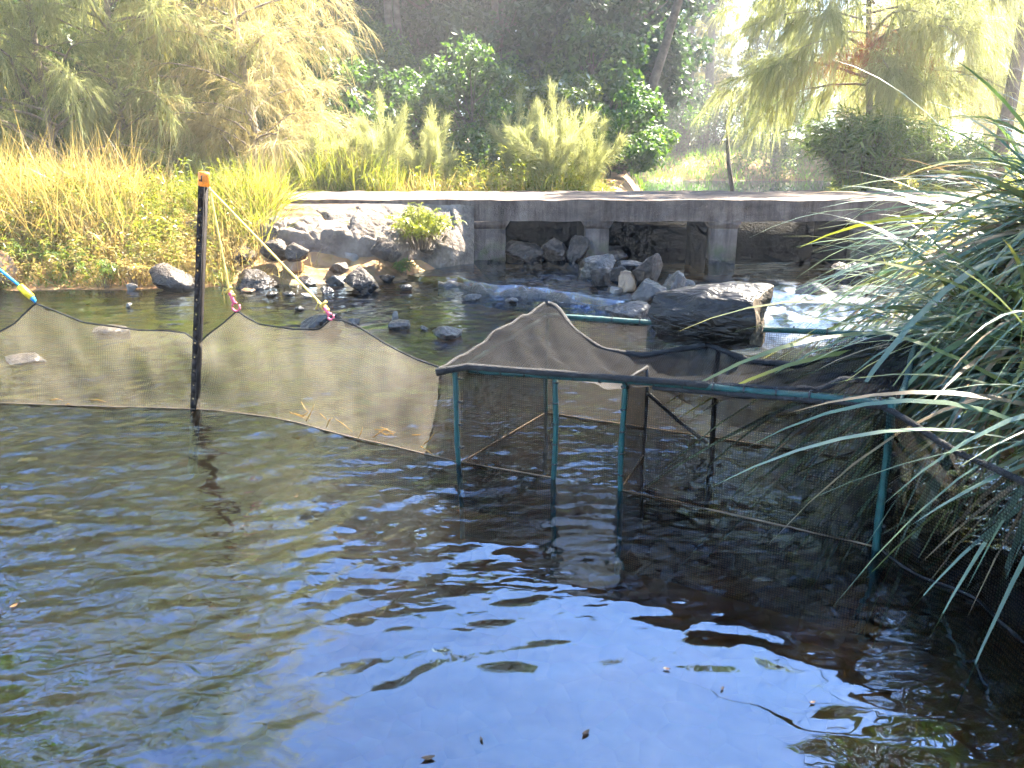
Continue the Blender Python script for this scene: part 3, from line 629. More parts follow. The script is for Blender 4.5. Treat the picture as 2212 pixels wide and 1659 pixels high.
def twisted(P0, P1, r, sag=0.0, n_=40):
    t_ = np.linspace(0, 1, n_)[:, None]; P = P0+(P1-P0)*t_; P[:, 2] -= sag*np.sin(pi*t_[:, 0]); return P
def hook(parent, top, tip, mat, off):
    mb = MB(); d = tip-top; th = np.linspace(0, 1, 12)
    P = [top+d*.62*s for s in th]
    mb.tube(np.array(P)-off, .011, 6)
    c = top+d*.8; rad = np.linalg.norm(d)*.2
    ring = [c+np.array((cos(a)*rad, 0, sin(a)*rad*1.1)) for a in np.linspace(.4*pi, 2.2*pi, 16)]
    mb.tube(np.array(ring)-off, .007, 6); return mb.build('hook', mat, parent, smooth=True)
for (u0, v0), (u1, v1), (u2, v2), lab in (((452, 404), (496, 632), (513, 678), 'short steep yellow guy rope with knot and pink hook, nearer the post'), ((455, 410), (700, 664), (718, 692), 'long slanting yellow guy rope with pink hook, farther from the post')):
    b0, t0 = fence_col(u2); P0 = ony(u0, v0, pb[1]-.03); P1 = ony(u1, v1, t0[1]); P2 = t0
    g_ = empty('guy_rope', P1, lab, 'rope'); off = np.array(g_.location)
    mb = MB(); mb.tube(twisted(P0, P1, .005)-off, .0065, 6); rp_ = mb.build('rope', M['rope_y'], g_, smooth=True)
    mb = MB()
    for k in range(4): 
        a = k*1.7; c = P1+np.array((.012*cos(a), .012*sin(a), .015*k-.02)); mb.tube(np.array([c-np.array((.014, 0, .008)), c, c+np.array((.014, .004, .012))])-off, .009, 6)
    mb.tube(np.array([P1, P1+np.array((-.03, -.01, .03)), P1+np.array((-.045, -.01, -.01))])-off, .005, 5)
    mb.build('knot', M['rope_y'], rp_, smooth=True)
    hook(g_, P1, P2, M['pink'], off)
b0, t0 = fence_col(76)
P0 = ony(-260, 370, t0[1]-.2); P1 = ony(40, 616, t0[1]); P2 = ony(74, 647, t0[1])
g_ = empty('guy_rope', P1, 'blue guy rope with yellow sleeve at the left edge of the picture', 'rope'); off = np.array(g_.location)
mb = MB(); mb.tube(twisted(P0, P1, .005)-off, .009, 6); mb.build('rope', M['rope_b'], g_, smooth=True)
mb = MB(); a = P1+(P2-P1)*.05; b_ = P1+(P2-P1)*.85; mb.tube(np.array([a, a+(b_-a)*.04, b_-(b_-a)*.04, b_])-off, [.02, .024, .022, .018], 8); mb.build('yellow_sleeve', M['yellow'], g_, smooth=True)
mb = MB(); mb.tube(np.array([b_, P2+np.array((.0, 0, -.008)), t0])-off, [.016, .012, .005], 6); mb.build('ring', M['rope_b'], g_, smooth=True)

# ------------------------------------------------------------------ net cage
M['teal'] = plain('teal_wrapped_pole', (.002, .06, .055), .45, .5, .9, 330)
M['tie'] = plain('black_cable_tie', (.012, .012, .014), .4)
A_ = onz(997, 1000); B_ = onz(1197, 1035); C_ = onz(1340, 1060); D_ = onz(1900, 1185)
dep = np.array((.486, .874, 0))*1.0
BL = A_+dep*.99; BR = D_+dep*1.05
zt = {'A': .515, 'B': .53, 'C': .55, 'D': .63, 'BL': .625, 'BR': .69}
def up(p, z): return np.array((p[0], p[1], z))
cage = empty('net_cage', (A_+D_)/2, 'large rectangular fish trap cage of black mesh on teal wrapped poles', 'fish trap'); CO = np.array(cage.location)
def pole(p0, p1, r=.0135, name='pole', wob=.004, mat='teal', seed=0, n_=14):
    t_ = np.linspace(0, 1, n_)[:, None]; P = p0+(p1-p0)*t_; rs = np.random.RandomState(seed+3); ph = rs.uniform(0, 6, 2)
    P[:, 0] += wob*np.sin(t_[:, 0]*9+ph[0]); P[:, 2] += wob*.6*np.sin(t_[:, 0]*7+ph[1])
    R = r*(1+.07*np.sin(t_[:, 0]*23+ph[0])); mb = MB(); mb.tube(P-CO, R, 8); return mb.build(name, M[mat], cage, smooth=True)
def tie(c, d, r=.0155, par=None):
    d = d/np.linalg.norm(d); mb = MB(); mb.tube(np.array([c-d*.004, c+d*.004])-CO, r, 8)
    ref = np.array((0, 0, 1.0)) if abs(d[2]) < .8 else np.array((0, -1.0, 0)); mb.tube(np.array([c+ref*r*.8, c+ref*(r+.006)+d*.002])-CO, .004, 5); mb.build('cable_tie', M['tie'], par or cage)
und = np.array((0, 0, -.45))
pA = pole(A_+und, up(A_+np.array((-.03, 0, 0)), zt['A']), seed=1); pB = pole(B_+und, up(B_, zt['B']), seed=2); pC = pole(C_+und, up(C_, zt['C']), seed=3); pD = pole(D_+und, up(D_+np.array((-.03, 0, 0)), zt['D']+.02), .0165, seed=4)
INN = onz(1390, 985); BM = onz(1540, 945); BM = BL+(BR-BL)*np.dot(BM-BL, BR-BL)/np.dot(BR-BL, BR-BL)
pole(BL+und, up(BL, zt['BL']), seed=5); pole(BR+und, up(BR, zt['BR']), seed=6); pole(BM+und, up(BM, .655), .016, mat='tie', seed=7, name='back_stake'); pole(INN+und, up(INN, .50), .010, mat='tie', seed=8, name='inner_stake')
fr0 = up(A_+np.array((.04, 0, 0)), zt['A']); fr1 = up(D_, zt['D']); frail = pole(fr0, fr1, .0165, 'front_rail', .008, seed=9, n_=30)
bk0 = up(BL, zt['BL']); bk1 = up(BR, zt['BR']); brail = pole(bk0, bk1, .0155, 'back_rail', .006, seed=10, n_=30)
pole(up(A_, zt['A']), up(BL, zt['BL']), .013, 'side_rail', seed=11); pole(up(D_, zt['D']), up(BR, zt['BR']), .013, 'side_rail', seed=12)
pole(up(C_, zt['C']), up(INN, .50), .010, 'inner_rail', mat='tie', seed=13)
for k in range(15): c = fr0+(fr1-fr0)*((k+.5)/15); tie(c, fr1-fr0, .019, frail)
for k in range(12): c = bk0+(bk1-bk0)*((k+.5)/12); tie(c, bk1-bk0, .018, brail)
for p_, zz, s_, pp_ in ((A_, .5, 4, pA), (B_, .53, 5, pB), (C_, .55, 5, pC), (D_, .63, 4, pD)):
    for k in range(s_): tie(up(p_, .04+zz*(k+.4)/s_), np.array((0, 0, 1.0)), .0165, pp_)
def panel(name, pa, za, pb_, zb_, mat='net_dark', sag=.0, bulge=.03, nu=40, nvv=20, seed=0, zlow=-.42, gather=0):
    """vertical net panel between plan points pa and pb, tops za, zb, going under water"""
    V = []; UV = []; L = np.linalg.norm((pb_-pa)[:2]); nrm = np.array((-(pb_-pa)[1], (pb_-pa)[0], 0))/L
    for i in range(nu):
        s = i/(nu-1); p = pa+(pb_-pa)*s; ztop_ = za+(zb_-za)*s - sag*sin(pi*s)
        for j in range(nvv):
            q = j/(nvv-1); z = zlow+(ztop_-zlow)*q
            w_ = bulge*sin(pi*s)**.6*(.5*noise3(np.array([[s*L*3, z*2.5, seed]]), 31)[0]+.35*noise3(np.array([[s*L*9, z*5, seed+.5]]), 32)[0])*(1-q**6)
            V.append(np.array((p[0], p[1], z))+nrm*w_); UV.append((s*L+seed*3.1, z))
    return mesh_obj(name, np.array(V)-CO, [grid_faces(nu, nvv)], M[mat], cage, smooth=True, uv=UV)
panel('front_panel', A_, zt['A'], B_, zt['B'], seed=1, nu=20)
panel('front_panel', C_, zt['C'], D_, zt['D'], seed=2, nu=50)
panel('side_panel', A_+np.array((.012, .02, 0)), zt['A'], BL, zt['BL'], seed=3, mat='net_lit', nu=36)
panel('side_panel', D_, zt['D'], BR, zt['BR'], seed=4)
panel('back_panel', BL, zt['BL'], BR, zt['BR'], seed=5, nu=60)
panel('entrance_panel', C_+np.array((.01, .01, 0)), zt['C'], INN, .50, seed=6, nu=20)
# waterline hems
for pa, pb_ in ((A_, B_), (C_, D_), (BL, BR), (A_, BL), (C_, INN)):
    mb = MB(); mb.tube(np.array([pa+(pb_-pa)*s+np.array((0, 0, .006)) for s in np.linspace(0, 1, 16)])-CO, .005, 5); mb.build('waterline_hem', M['twig'], cage, smooth=True)
# roof net draped over the rails
nu, nvv = 90, 44; V = []; UV = []
def roof_pt(s, q):
    f_ = fr0+(fr1-fr0)*s+np.array((0, 0, .018)); b_ = bk0+(bk1-bk0)*s
    bz = np.interp(s, [0, .03, .10, .22, .34, .50, .62, .74, .88, 1], [.67, .66, .60, .52, .50, .57, .53, .53, .66, .70])
    pull = np.interp(s, [0, .03, .12, .25, .36, .50, .62, .78, .9, 1], [-.02, .0, .16, .26, .22, .10, .20, .20, .06, 0])
    b_ = np.array((b_[0], b_[1], bz))-dep*pull
    p = f_+(b_-f_)*q
    zsag = -.10*sin(pi*q)*(.35+.65*sin(pi*np.clip(s*1.05, 0, 1)))*np.interp(s, [0, .12, .3, 1], [.1, .35, 1, 1])
    tent = .03*math.exp(-((s-.03)/.10)**2)*q
    fold = .035*noise3(np.array([[s*6+q*2.5, q*2.2, 1.]]), 51)[0]+.022*noise3(np.array([[s*17+q*8, q*4, 2.]]), 52)[0]+.010*noise3(np.array([[s*40-q*10, q*7, 2.]]), 53)[0]
    fold *= sin(pi*np.clip(q, .0, 1))**.5
    return p+np.array((0, 0, zsag+tent+fold))
RP = np.array([[roof_pt(i/(nu-1), j/(nvv-1)) for j in range(nvv)] for i in range(nu)])
# overhanging corner on the left
ext = np.array([[RP[0, j]+np.array((-.16*(1-k/6)*(1-.85*(j/(nvv-1))), .03*(1-k/6), -.03*(1-k/6)**2*(1-j/(nvv-1)))) for j in range(nvv)] for k in range(6)])
RP = np.concatenate([ext, RP], 0)
for i in range(RP.shape[0]):
    for j in range(nvv): UV.append((i*.023, j*.022))
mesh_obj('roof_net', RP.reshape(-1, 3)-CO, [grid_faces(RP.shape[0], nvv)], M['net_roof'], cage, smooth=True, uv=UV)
def roll(P, r, name, seed):
    P = np.array(P); n_ = len(P); R = r*(1+.22*noise3(np.stack([np.arange(n_)*.33, np.zeros(n_)+seed, np.zeros(n_)], -1), 61)); mb = MB(); mb.tube(P-CO, R, 8); mb.build(name, M['hem'], cage, smooth=True)
idx = [i for i in range(0, 62, 2)]
fr_roll = [RP[i, 0]+np.array((0, -.02, .0-.01*(i < 5))) for i in idx]
for k in range(14): s = k/13; i = 62+k*2; fr_roll.append(RP[min(i, 95), min(int(1+s*12), nvv-1)]+np.array((0, 0, .005)))
roll(fr_roll, .017, 'rolled_hem', 1)
roll([RP[i, nvv-1] for i in range(6, 96, 2)], .017, 'rolled_hem', 2)
roll([RP[i, 0] + np.array((0, -.012, -.035)) for i in range(50, 96, 2)], .011, 'rolled_hem', 3)
roll([RP[0, j] for j in range(0, nvv)], .010, 'rolled_hem', 4)
# loose fold of net hanging inside the front right panel
def loose(p0, p1, drop, name, seed, mat='net_dark'):
    V = []; UV = []
    for i in range(40):
        s = i/39; top = p0+(p1-p0)*s; dl = drop*sin(pi*np.clip(s, .02, 1))**.8
        for j in range(8):
            q = j/7; V.append(top+np.array((.1*q*(1-s), .05*q, -dl*q))+.01*noise3(np.array([[s*9, q*3, seed]]), 71)[0]); UV.append((s*1.2, q*.25+seed))
    mesh_obj(name, np.array(V)-CO, [grid_faces(40, 8)], M[mat], cage, smooth=True, uv=UV)
loose(up(C_+(D_-C_)*.08+dep*.04, .53), up(C_+(D_-C_)*.98+dep*.04, .60), .19, 'hanging_fold', 3)
mb = MB(); c0 = ony(1400, 850, 3.75); c1 = ony(1525, 955, 4.2); mb.tube(np.array([c0, (c0+c1)/2+np.array((0, 0, -.01)), c1])-CO, .010, 6); mb.build('brace', M['tie'], cage)
# stick lying in the cage
mb = MB(); c0 = onz(1715, 1022, .02); c1 = onz(1890, 962, .06); mb.tube(np.array([c0, (c0*.6+c1*.4)+np.array((0, 0, .01)), c1]), [.003, .005, .006], 5); tag(mb.build('stick', M['bark']), 'thin dark stick lying in the water inside the cage', 'stick')

# right wing net from the cage to the bank
WB = [onz(1905, 1190), onz(1950, 1225), onz(2000, 1252), onz(2060, 1272), onz(2110, 1295), onz(2160, 1345), onz(2212, 1390), onz(2300, 1450)]
WT = [(1890, 872), (1930, 890), (1972, 915), (2020, 948), (2067, 976), (2140, 1008), (2212, 1042), (2330, 1100)]
V = []; UV = []; top = []
for i in range(50):
    s = i/49*(len(WB)-1); k = min(int(s), len(WB)-2); f_ = s-k; b0 = WB[k]*(1-f_)+WB[k+1]*f_
    uu = WT[k][0]*(1-f_)+WT[k+1][0]*f_; vv = WT[k][1]*(1-f_)+WT[k+1][1]*f_; t0 = ony(uu, vv, b0[1]+.12); top.append(t0)
    for j in range(20):
        q = -.3+1.3*j/19; p_ = b0+(t0-b0)*max(q, 0)+np.array((0, 0, min(q, 0)))
        w_ = .03*noise3(np.array([[s*1.7, q*3, 0.]]), 81)[0]*(1 if 0 < q < .98 else .2); V.append(p_+np.array((.5, -.5, 0))*w_); UV.append((s*.13, q*.5))
wing = empty('wing_net', WB[0], 'dark mesh net running from the cage corner to the grassy right bank', 'net'); WO = np.array(wing.location)
mesh_obj('mesh_panel', np.array(V)-WO, [grid_faces(50, 20)], M['net_dark'], wing, smooth=True, uv=UV)
mb = MB(); mb.tube(np.array(top)-WO, .012, 6); mb.build('rolled_hem', M['hem'], wing, smooth=True)
mb = MB(); mb.tube(np.array([WB[0]*(1-s)+WB[1]*s if False else np.array([np.interp(s*7, range(8), [p[k] for p in WB]) for k in range(3)])+np.array((0, 0, .004)) for s in np.linspace(0, 1, 30)])-WO, .006, 5); mb.build('waterline_hem', M['hem'], wing, smooth=True)

# log on the back rail
lc = ony(1530, 684, 4.42); lg = empty('log', lc, 'dark wet chunk of log weighing down the back of the net cage', 'log', rz=radians(-32)); 
nl_, nk = 34, 30; V = []
for i in range(nl_):
    s = i/(nl_-1); x = -.29+.58*s
    for k in range(nk):
        a = 2*pi*k/nk; ry, rz_ = .15, .155
        ca, sa = cos(a+.5*s), sin(a+.5*s); e_ = .82
        y_ = ry*math.copysign(abs(ca)**e_, ca); z_ = rz_*math.copysign(abs(sa)**e_, sa)
        gr = noise3(np.array([[x*1.6, a*4.2, 0.]]), 91)[0]; gr2 = noise3(np.array([[x*3, a*11, 4.]]), 92)[0]; gr3 = noise3(np.array([[x*7, y_*8, z_*8]]), 93)[0]
        f_ = 1.04+.20*gr+.10*gr2+.14*gr3+.22*noise3(np.array([[x*3.2+5, ca*1.3, sa*1.3]]), 96)[0]; tp_ = (.86+.14*min(1, s*1.6))*(1-.14*abs(2*s-1)**5)
        V.append((x+.03*gr3*(abs(2*s-1) > .9)+.0*(z_/rz_)*(s-.5), y_*f_*tp_, z_*f_*tp_+.02*s))
V = np.array(V); Q = [(i*nk+k, (i+1)*nk+k, (i+1)*nk+(k+1) % nk, i*nk+(k+1) % nk) for i in range(nl_-1) for k in range(nk)]
mesh_obj('bark', V, [Q], M['log'], lg, smooth=True)
for e_, i0 in ((-1, 0), (1, nl_-1)):
    ring = V[i0*nk:(i0+1)*nk]; c = ring.mean(0); rings = [ring]
    for f_ in (.8, .55, .28):
        rr_ = c+(ring-c)*f_; rr_[:, 0] += .012*noise3(rr_*40, 95)+e_*.004; rings.append(rr_)
    VV = np.vstack(rings+[c[None]]); Q = [(i*nk+k, i*nk+(k+1) % nk, (i+1)*nk+(k+1) % nk, (i+1)*nk+k) for i in range(3) for k in range(nk)]; T = [(3*nk+k, 3*nk+(k+1) % nk, 4*nk) for k in range(nk)]
    tag(mesh_obj('sawn_end', VV, [np.array(T), np.array(Q)], M['log_end'], lg), 'fibrous broken log end')

# straws caught in the net
M['straw'] = leafmat('straw', [(.35, .14, .03), (.5, .28, .06), (.45, .36, .10)], .4)
rs = np.random.RandomState(8)
for k in range(20):
    u = rs.uniform(640, 970) if k < 17 else rs.uniform(90, 300); b0, t0 = fence_col(u); q = rs.uniform(.03, .22)*(1.0 if u > 600 else .5); c = b0+(t0-b0)*q+np.array((0, -.03, 0)); a = rs.uniform(-1.2, 1.2); L = rs.uniform(.05, .14)
    d = np.array((cos(a), -.45*cos(a), sin(a)))*L; mb = MB(); mb.tube(np.array([c-d/2, c+np.array((0, 0, rs.uniform(-.015, .015))), c+d/2]), [.0028, .0034, .0012], 4)
    tag(mb.build('straw', M['straw']), 'thin orange straw caught low in the net fence', 'straw', 'straws caught in the net fence')

M['dead_leaf'] = leafmat('dead_leaf', [(.06, .03, .015), (.14, .07, .03), (.25, .15, .06)], .2)
for k, (u, v, sz, a, lab) in enumerate(((1755, 1520, .035, .4, 'dark curled leaf floating on the blue reflection at lower right'), (1440, 1448, .04, -.3, 'brown leaf floating right of the dark blots in the blue reflection'), (1265, 1585, .05, .8, 'larger brown leaf floating near the bottom, left of the curled one'), (1040, 1600, .03, 2.0, 'small brown leaf floating near the bottom middle'), (925, 1640, .06, .2, 'big reddish leaf at the bottom edge, just left of the middle'), (30, 1310, .05, 1.2, 'orange leaf floating at the left edge'), (640, 1075, .03, .5, 'small leaf floating below the net fence, right of the post reflection'), (1560, 1490, .03, .9, 'small leaf floating between the curled leaf and the dark blots'))):
    p_ = onz(u, v); sz *= .65; x0, y0 = p_[0], p_[1]; h0 = float(water_z(np.array([x0]), np.array([y0]))[0][0])
    q = np.linspace(0, 1, 9); wv_ = np.sin(pi*q)**.8*.22*sz; Vl = np.concatenate([np.stack([(q-.5)*sz, sg*wv_, .004+.10*sz*(2*q-1)**2+(.05*sz if sg else 0)+0*q], -1) for sg in (-1, 0, 1)])
    Ql = [(r*9+i, r*9+i+1, (r+1)*9+i+1, (r+1)*9+i) for r in (0, 1) for i in range(8)]
    o = mesh_obj('floating_leaf', Vl, [Ql], M['dead_leaf'], smooth=True); o.location = (x0, y0, h0); o.rotation_euler = (0, 0, a); tag(o, lab, 'leaf', 'leaves floating on the pool')

# ================================================================== vegetation
M['cas_gold'] = leafmat('casuarina_gold', [(.19, .175, .085), (.34, .30, .155), (.47, .41, .24)], .6, (1.45, 1.32, 1.0), .012, .5)
M['cas_green'] = leafmat('casuarina_green', [(.09, .11, .04), (.19, .20, .075), (.30, .28, .12)], .6, (1.5, 1.35, .85), .012, .5)
M['sapling'] = leafmat('sapling_needles', [(.15, .18, .08), (.28, .30, .15), (.42, .41, .24)], .6, (1.5, 1.45, 1.0), .012, .5)
M['cas_pale'] = leafmat('casuarina_pale', [(.15, .18, .075), (.29, .30, .13), (.42, .40, .20)], .62, (1.4, 1.45, 1.1), .012, .5)
M['cas_rust'] = leafmat('casuarina_rust', [(.18, .07, .03), (.34, .14, .06), (.42, .2, .1)], .5, (1.2, .9, .7), .03)
M['leaf_dark'] = leafmat('dark_leaf', [(.022, .042, .027), (.045, .08, .045), (.09, .14, .065)], .35, (1.2, 1.4, .5), .02, .5)
M['leaf_mid'] = leafmat('mid_leaf', [(.03, .07, .02), (.07, .145, .04), (.16, .24, .06)], .5, (1.2, 1.2, .5), .02, .5)
M['leaf_bright'] = leafmat('bright_leaf', [(.06, .12, .02), (.12, .20, .03), (.22, .27, .05)], .5, (1.2, 1.1, .5), .06)
M['grass_gold'] = leafmat('gold_grass', [(.18, .16, .05), (.34, .27, .11), (.48, .38, .19)], .55, (1.5, 1.35, .85), .04)
M['grass_green'] = leafmat('green_grass', [(.08, .12, .015), (.17, .21, .035), (.30, .29, .07)], .55, (1.5, 1.4, .6), .04)
M['cane'] = leafmat('cane_leaf', [(.05, .10, .02), (.12, .19, .04), (.24, .30, .08)], .5, (1.5, 1.5, .6), .05)
M['lawn'] = leafmat('lawn_grass', [(.07, .15, .016), (.14, .26, .03), (.24, .36, .06)], .55, (1.5, 1.5, .5), .03)
M['rush'] = leafmat('rush_leaf', [(.055, .10, .05), (.10, .17, .09), (.19, .26, .13)], .35, (1.3, 1.35, .4), .17, .36, scale=2)
M['rush_yellow'] = leafmat('rush_leaf_yellow', [(.10, .14, .03), (.2, .24, .05), (.3, .27, .07)], .45, (1.2, 1.1, .4), .15, .35, scale=2)

def casuarina(seed, h, start, spread, nb, ntw, nneedle, nl=.26, nw=.005, lean=(0, 0), droop=.55, upang=.75, thin_above=4.5, trunk_r=.09, lowb=1.35, tws=1.0):
    rs = np.random.RandomState(seed); wood = MB()
    tt = np.linspace(0, 1, 12); tx = lean[0]*tt+.04*h*.3*np.sin(tt*5+seed)*tt; ty = lean[1]*tt+.03*h*.3*np.cos(tt*4+seed*2)*tt
    TP = np.stack([tx, ty, tt*h], -1); wood.tube(TP, trunk_r*.75*(1-tt*.93), 8)
    def trunk(s): return np.stack([np.interp(s, tt, TP[:, k]) for k in range(3)], -1)
    Bs, Ds, Ls, Ws, Dr = [], [], [], [], []
    for i in range(nb):
        s = start/h + (1-start/h)*((i+.5)/nb)**lowb; z = s*h; az = i*2.39996+rs.uniform(-.4, .4)
        ln = spread*((1-s)**.6*.95+.14)*rs.uniform(.7, 1.15); el = upang*rs.uniform(.5, 1.2)
        d = np.array((cos(az)*cos(el), sin(az)*cos(el), sin(el))); q = np.linspace(0, 1, 7)[:, None]
        P = trunk(np.array([s]))+d*ln*q; P[:, 2] -= ln*.42*q[:, 0]**2.2; P[:, 0] += .05*ln*np.sin(q[:, 0]*6+i); P[:, 1] += .05*ln*np.cos(q[:, 0]*5+i)
        wood.tube(P, (.006+.008*ln)*(1-q[:, 0]*.85), 5, cap=False)
        hi = z > thin_above; nt_ = max(3, int(.6*ntw*(.5+ln/spread)*(.36 if hi else 1)))
        qs = rs.uniform(.2, 1, nt_)**.8
        Bp = np.stack([np.interp(qs, q[:, 0], P[:, k]) for k in range(3)], -1)
        Tg = P[-1]-P[3]; Tg = Tg/np.linalg.norm(Tg)
        TD = rs.normal(size=(nt_, 3))*.6+Tg*.7+np.array((0, 0, .15)); TD /= np.linalg.norm(TD, axis=1)[:, None]; TL = rs.uniform(.3, .85, nt_)*(.7+.5*ln/spread)*tws
        # twig ribbons
        Bs.append(Bp); Ds.append(TD); Ls.append(TL); Ws.append(np.full(nt_, .006)); Dr.append(np.full(nt_, .3))
        nn_ = int(1.6*nneedle*(.42 if hi else 1)); f_ = 3.2 if hi else 1
        e = rs.uniform(.05, 1, (nt_, nn_)); NB = (Bp[:, None, :]+TD[:, None, :]*(TL[:, None]*e)[:, :, None]); NB[:, :, 2] -= .3*TL[:, None]*e**2
        ND = TD[:, None, :]*.85+rs.normal(size=(nt_, nn_, 3))*.30; ND[:, :, 2] -= .45*e
        Bs.append(NB.reshape(-1, 3)); Ds.append(ND.reshape(-1, 3)); m = nt_*nn_
        Ls.append(rs.uniform(.55, 1.2, m)*nl*f_**.3); Ws.append(np.full(m, nw*f_)); Dr.append(rs.uniform(.5, 1.5, m)*droop)
    V, T, Q = ribbons(np.vstack(Bs), np.vstack(Ds), np.concatenate(Ls), np.concatenate(Ws), np.concatenate(Dr), 2, rs)
    return wood, (V, T, Q)
def cas_tree(name, loc, label, mat, group=None, cat='tree', bark='bark_pale', rz=0, s=1.0, **kw):
    wood, (V, T, Q) = casuarina(**kw); r_ = empty(name, loc, label, cat, group, rz, s)
    wood.build('trunk', M[bark], r_, smooth=True); mesh_obj('crown', V, [T, Q], M[mat], r_); return r_

def broadleaf(seed, h, start, rad, ncl, nlf, size, trunk_r=.12, clr=.5, lean=(0, 0), flat=1.0, asp=.5):
    rs = np.random.RandomState(seed); wood = MB(); tt = np.linspace(0, 1, 9)
    TP = np.stack([lean[0]*tt+.12*np.sin(tt*5+seed), lean[1]*tt+.12*np.cos(tt*4), tt*h*.92], -1); wood.tube(TP, trunk_r*(1-.85*tt), 8)
    C = rs.normal(size=(ncl, 3)); C /= np.linalg.norm(C, axis=1)[:, None]; C *= rs.uniform(.35, 1, (ncl, 1))**.5
    hh = (h-start)/2; prof = C[:, 2]
    C = C*np.array((rad, rad, hh))*np.stack([1-.25*np.maximum(prof, 0)]*2+[np.ones(ncl)], -1) + np.array((0, 0, start+hh))
    C[:, :2] += np.stack([np.interp(C[:, 2], TP[:, 2], TP[:, k]) for k in (0, 1)], -1)
    for c in C[rs.permutation(ncl)[:min(ncl, 46)]]:
        z0 = max(.1*h, c[2]-rs.uniform(.3, 1)*rad); p0 = np.array([np.interp(z0, TP[:, 2], TP[:, k]) for k in range(3)])
        mid = (p0+c)/2+np.array((0, 0, -.06*rad)); wood.tube(np.array([p0, mid, c]), [trunk_r*.32, trunk_r*.18, trunk_r*.05], 5, cap=False)
    ci = rs.randint(0, ncl, nlf); cr = clr*rs.uniform(.6, 1.4, ncl)
    off = rs.normal(size=(nlf, 3)); off /= np.linalg.norm(off, axis=1)[:, None]; off *= (rs.uniform(0, 1, (nlf, 1))**.45)*cr[ci][:, None]; off[:, 2] *= .75*flat
    nrm = off*.6/np.maximum(cr[ci][:, None], .01)+rs.normal(size=(nlf, 3))*.6+np.array((0, 0, .55)); A = rs.normal(size=(nlf, 3))+np.array((0, 0, -.8))
    V, T = leaves(C[ci]+off, nrm, size*rs.uniform(.6, 1.35, nlf), rs, asp, A)
    return wood, (V, T)
def bl_tree(name, loc, label, mat, group=None, cat='tree', bark='bark', rz=0, s=1.0, **kw):
    wood, (V, T) = broadleaf(**kw); r_ = empty(name, loc, label, cat, group, rz, s)
    wood.build('trunk', M[bark], r_, smooth=True); mesh_obj('crown', V, [T], M[mat], r_); return r_
def at_ground(x, y, dz=0): return (x, y, gz(x, y)+dz)

# ---- left casuarinas
LG = 'feathery trees on the left bank'
cas_tree('casuarina_tree', at_ground(-8.7, 15.9), 'tall green-gold she-oak with pale trunk at the far left edge', 'cas_pale', LG, seed=1, h=14, start=.7, spread=2.8, nb=70, ntw=36, nneedle=20, nw=.009, nl=.32, lean=(-.5, .3), trunk_r=.08)
cas_tree('casuarina_tree', at_ground(-7.7, 16.4), 'green she-oak second from left, thin trunk bare at the base', 'cas_pale', LG, seed=2, h=14.5, start=1.3, spread=2.8, nb=70, ntw=36, nneedle=20, nw=.010, nl=.34, lean=(.3, .4), trunk_r=.09)
cas_tree('casuarina_tree', at_ground(-5.0, 16.8), 'glowing golden she-oak leaning over the causeway behind the post', 'cas_gold', LG, seed=3, h=16, start=.3, spread=2.4, nb=84, ntw=32, nneedle=19, nw=.009, nl=.34, lean=(-1.6, .2), trunk_r=.10, lowb=1.6)
cas_tree('casuarina_tree', at_ground(-6.5, 18.6), 'shaded grey-green she-oak between the left green one and the golden one', 'cas_green', LG, seed=6, h=9, start=.2, spread=2.2, nb=50, ntw=36, nneedle=16, nw=.011, nl=.34, lean=(.2, 0), trunk_r=.08)
cas_tree('casuarina_tree', at_ground(-11.5, 15), 'tall she-oak outside the left edge', 'cas_green', LG, seed=4, h=15, start=1.0, spread=3.4, nb=60, ntw=34, nneedle=12, nw=.016, nl=.36, lean=(.5, 0), trunk_r=.16, thin_above=2)
dup([c for c in bpy.data.objects if c.name.startswith('casuarina_tree') and c.get('label', '').startswith('tall she-oak outside')][0], at_ground(-9.3, 21), 2.0, .95, 'tall dark she-oak behind the two left ones')
bl_tree('bank_tree', at_ground(-8.9, 8.6), 'tall open-crowned tree on the left bank, out of the picture', 'leaf_mid', None, seed=55, h=15.5, start=5, rad=3.4, ncl=70, nlf=9000, size=.22, clr=.8, trunk_r=.18)

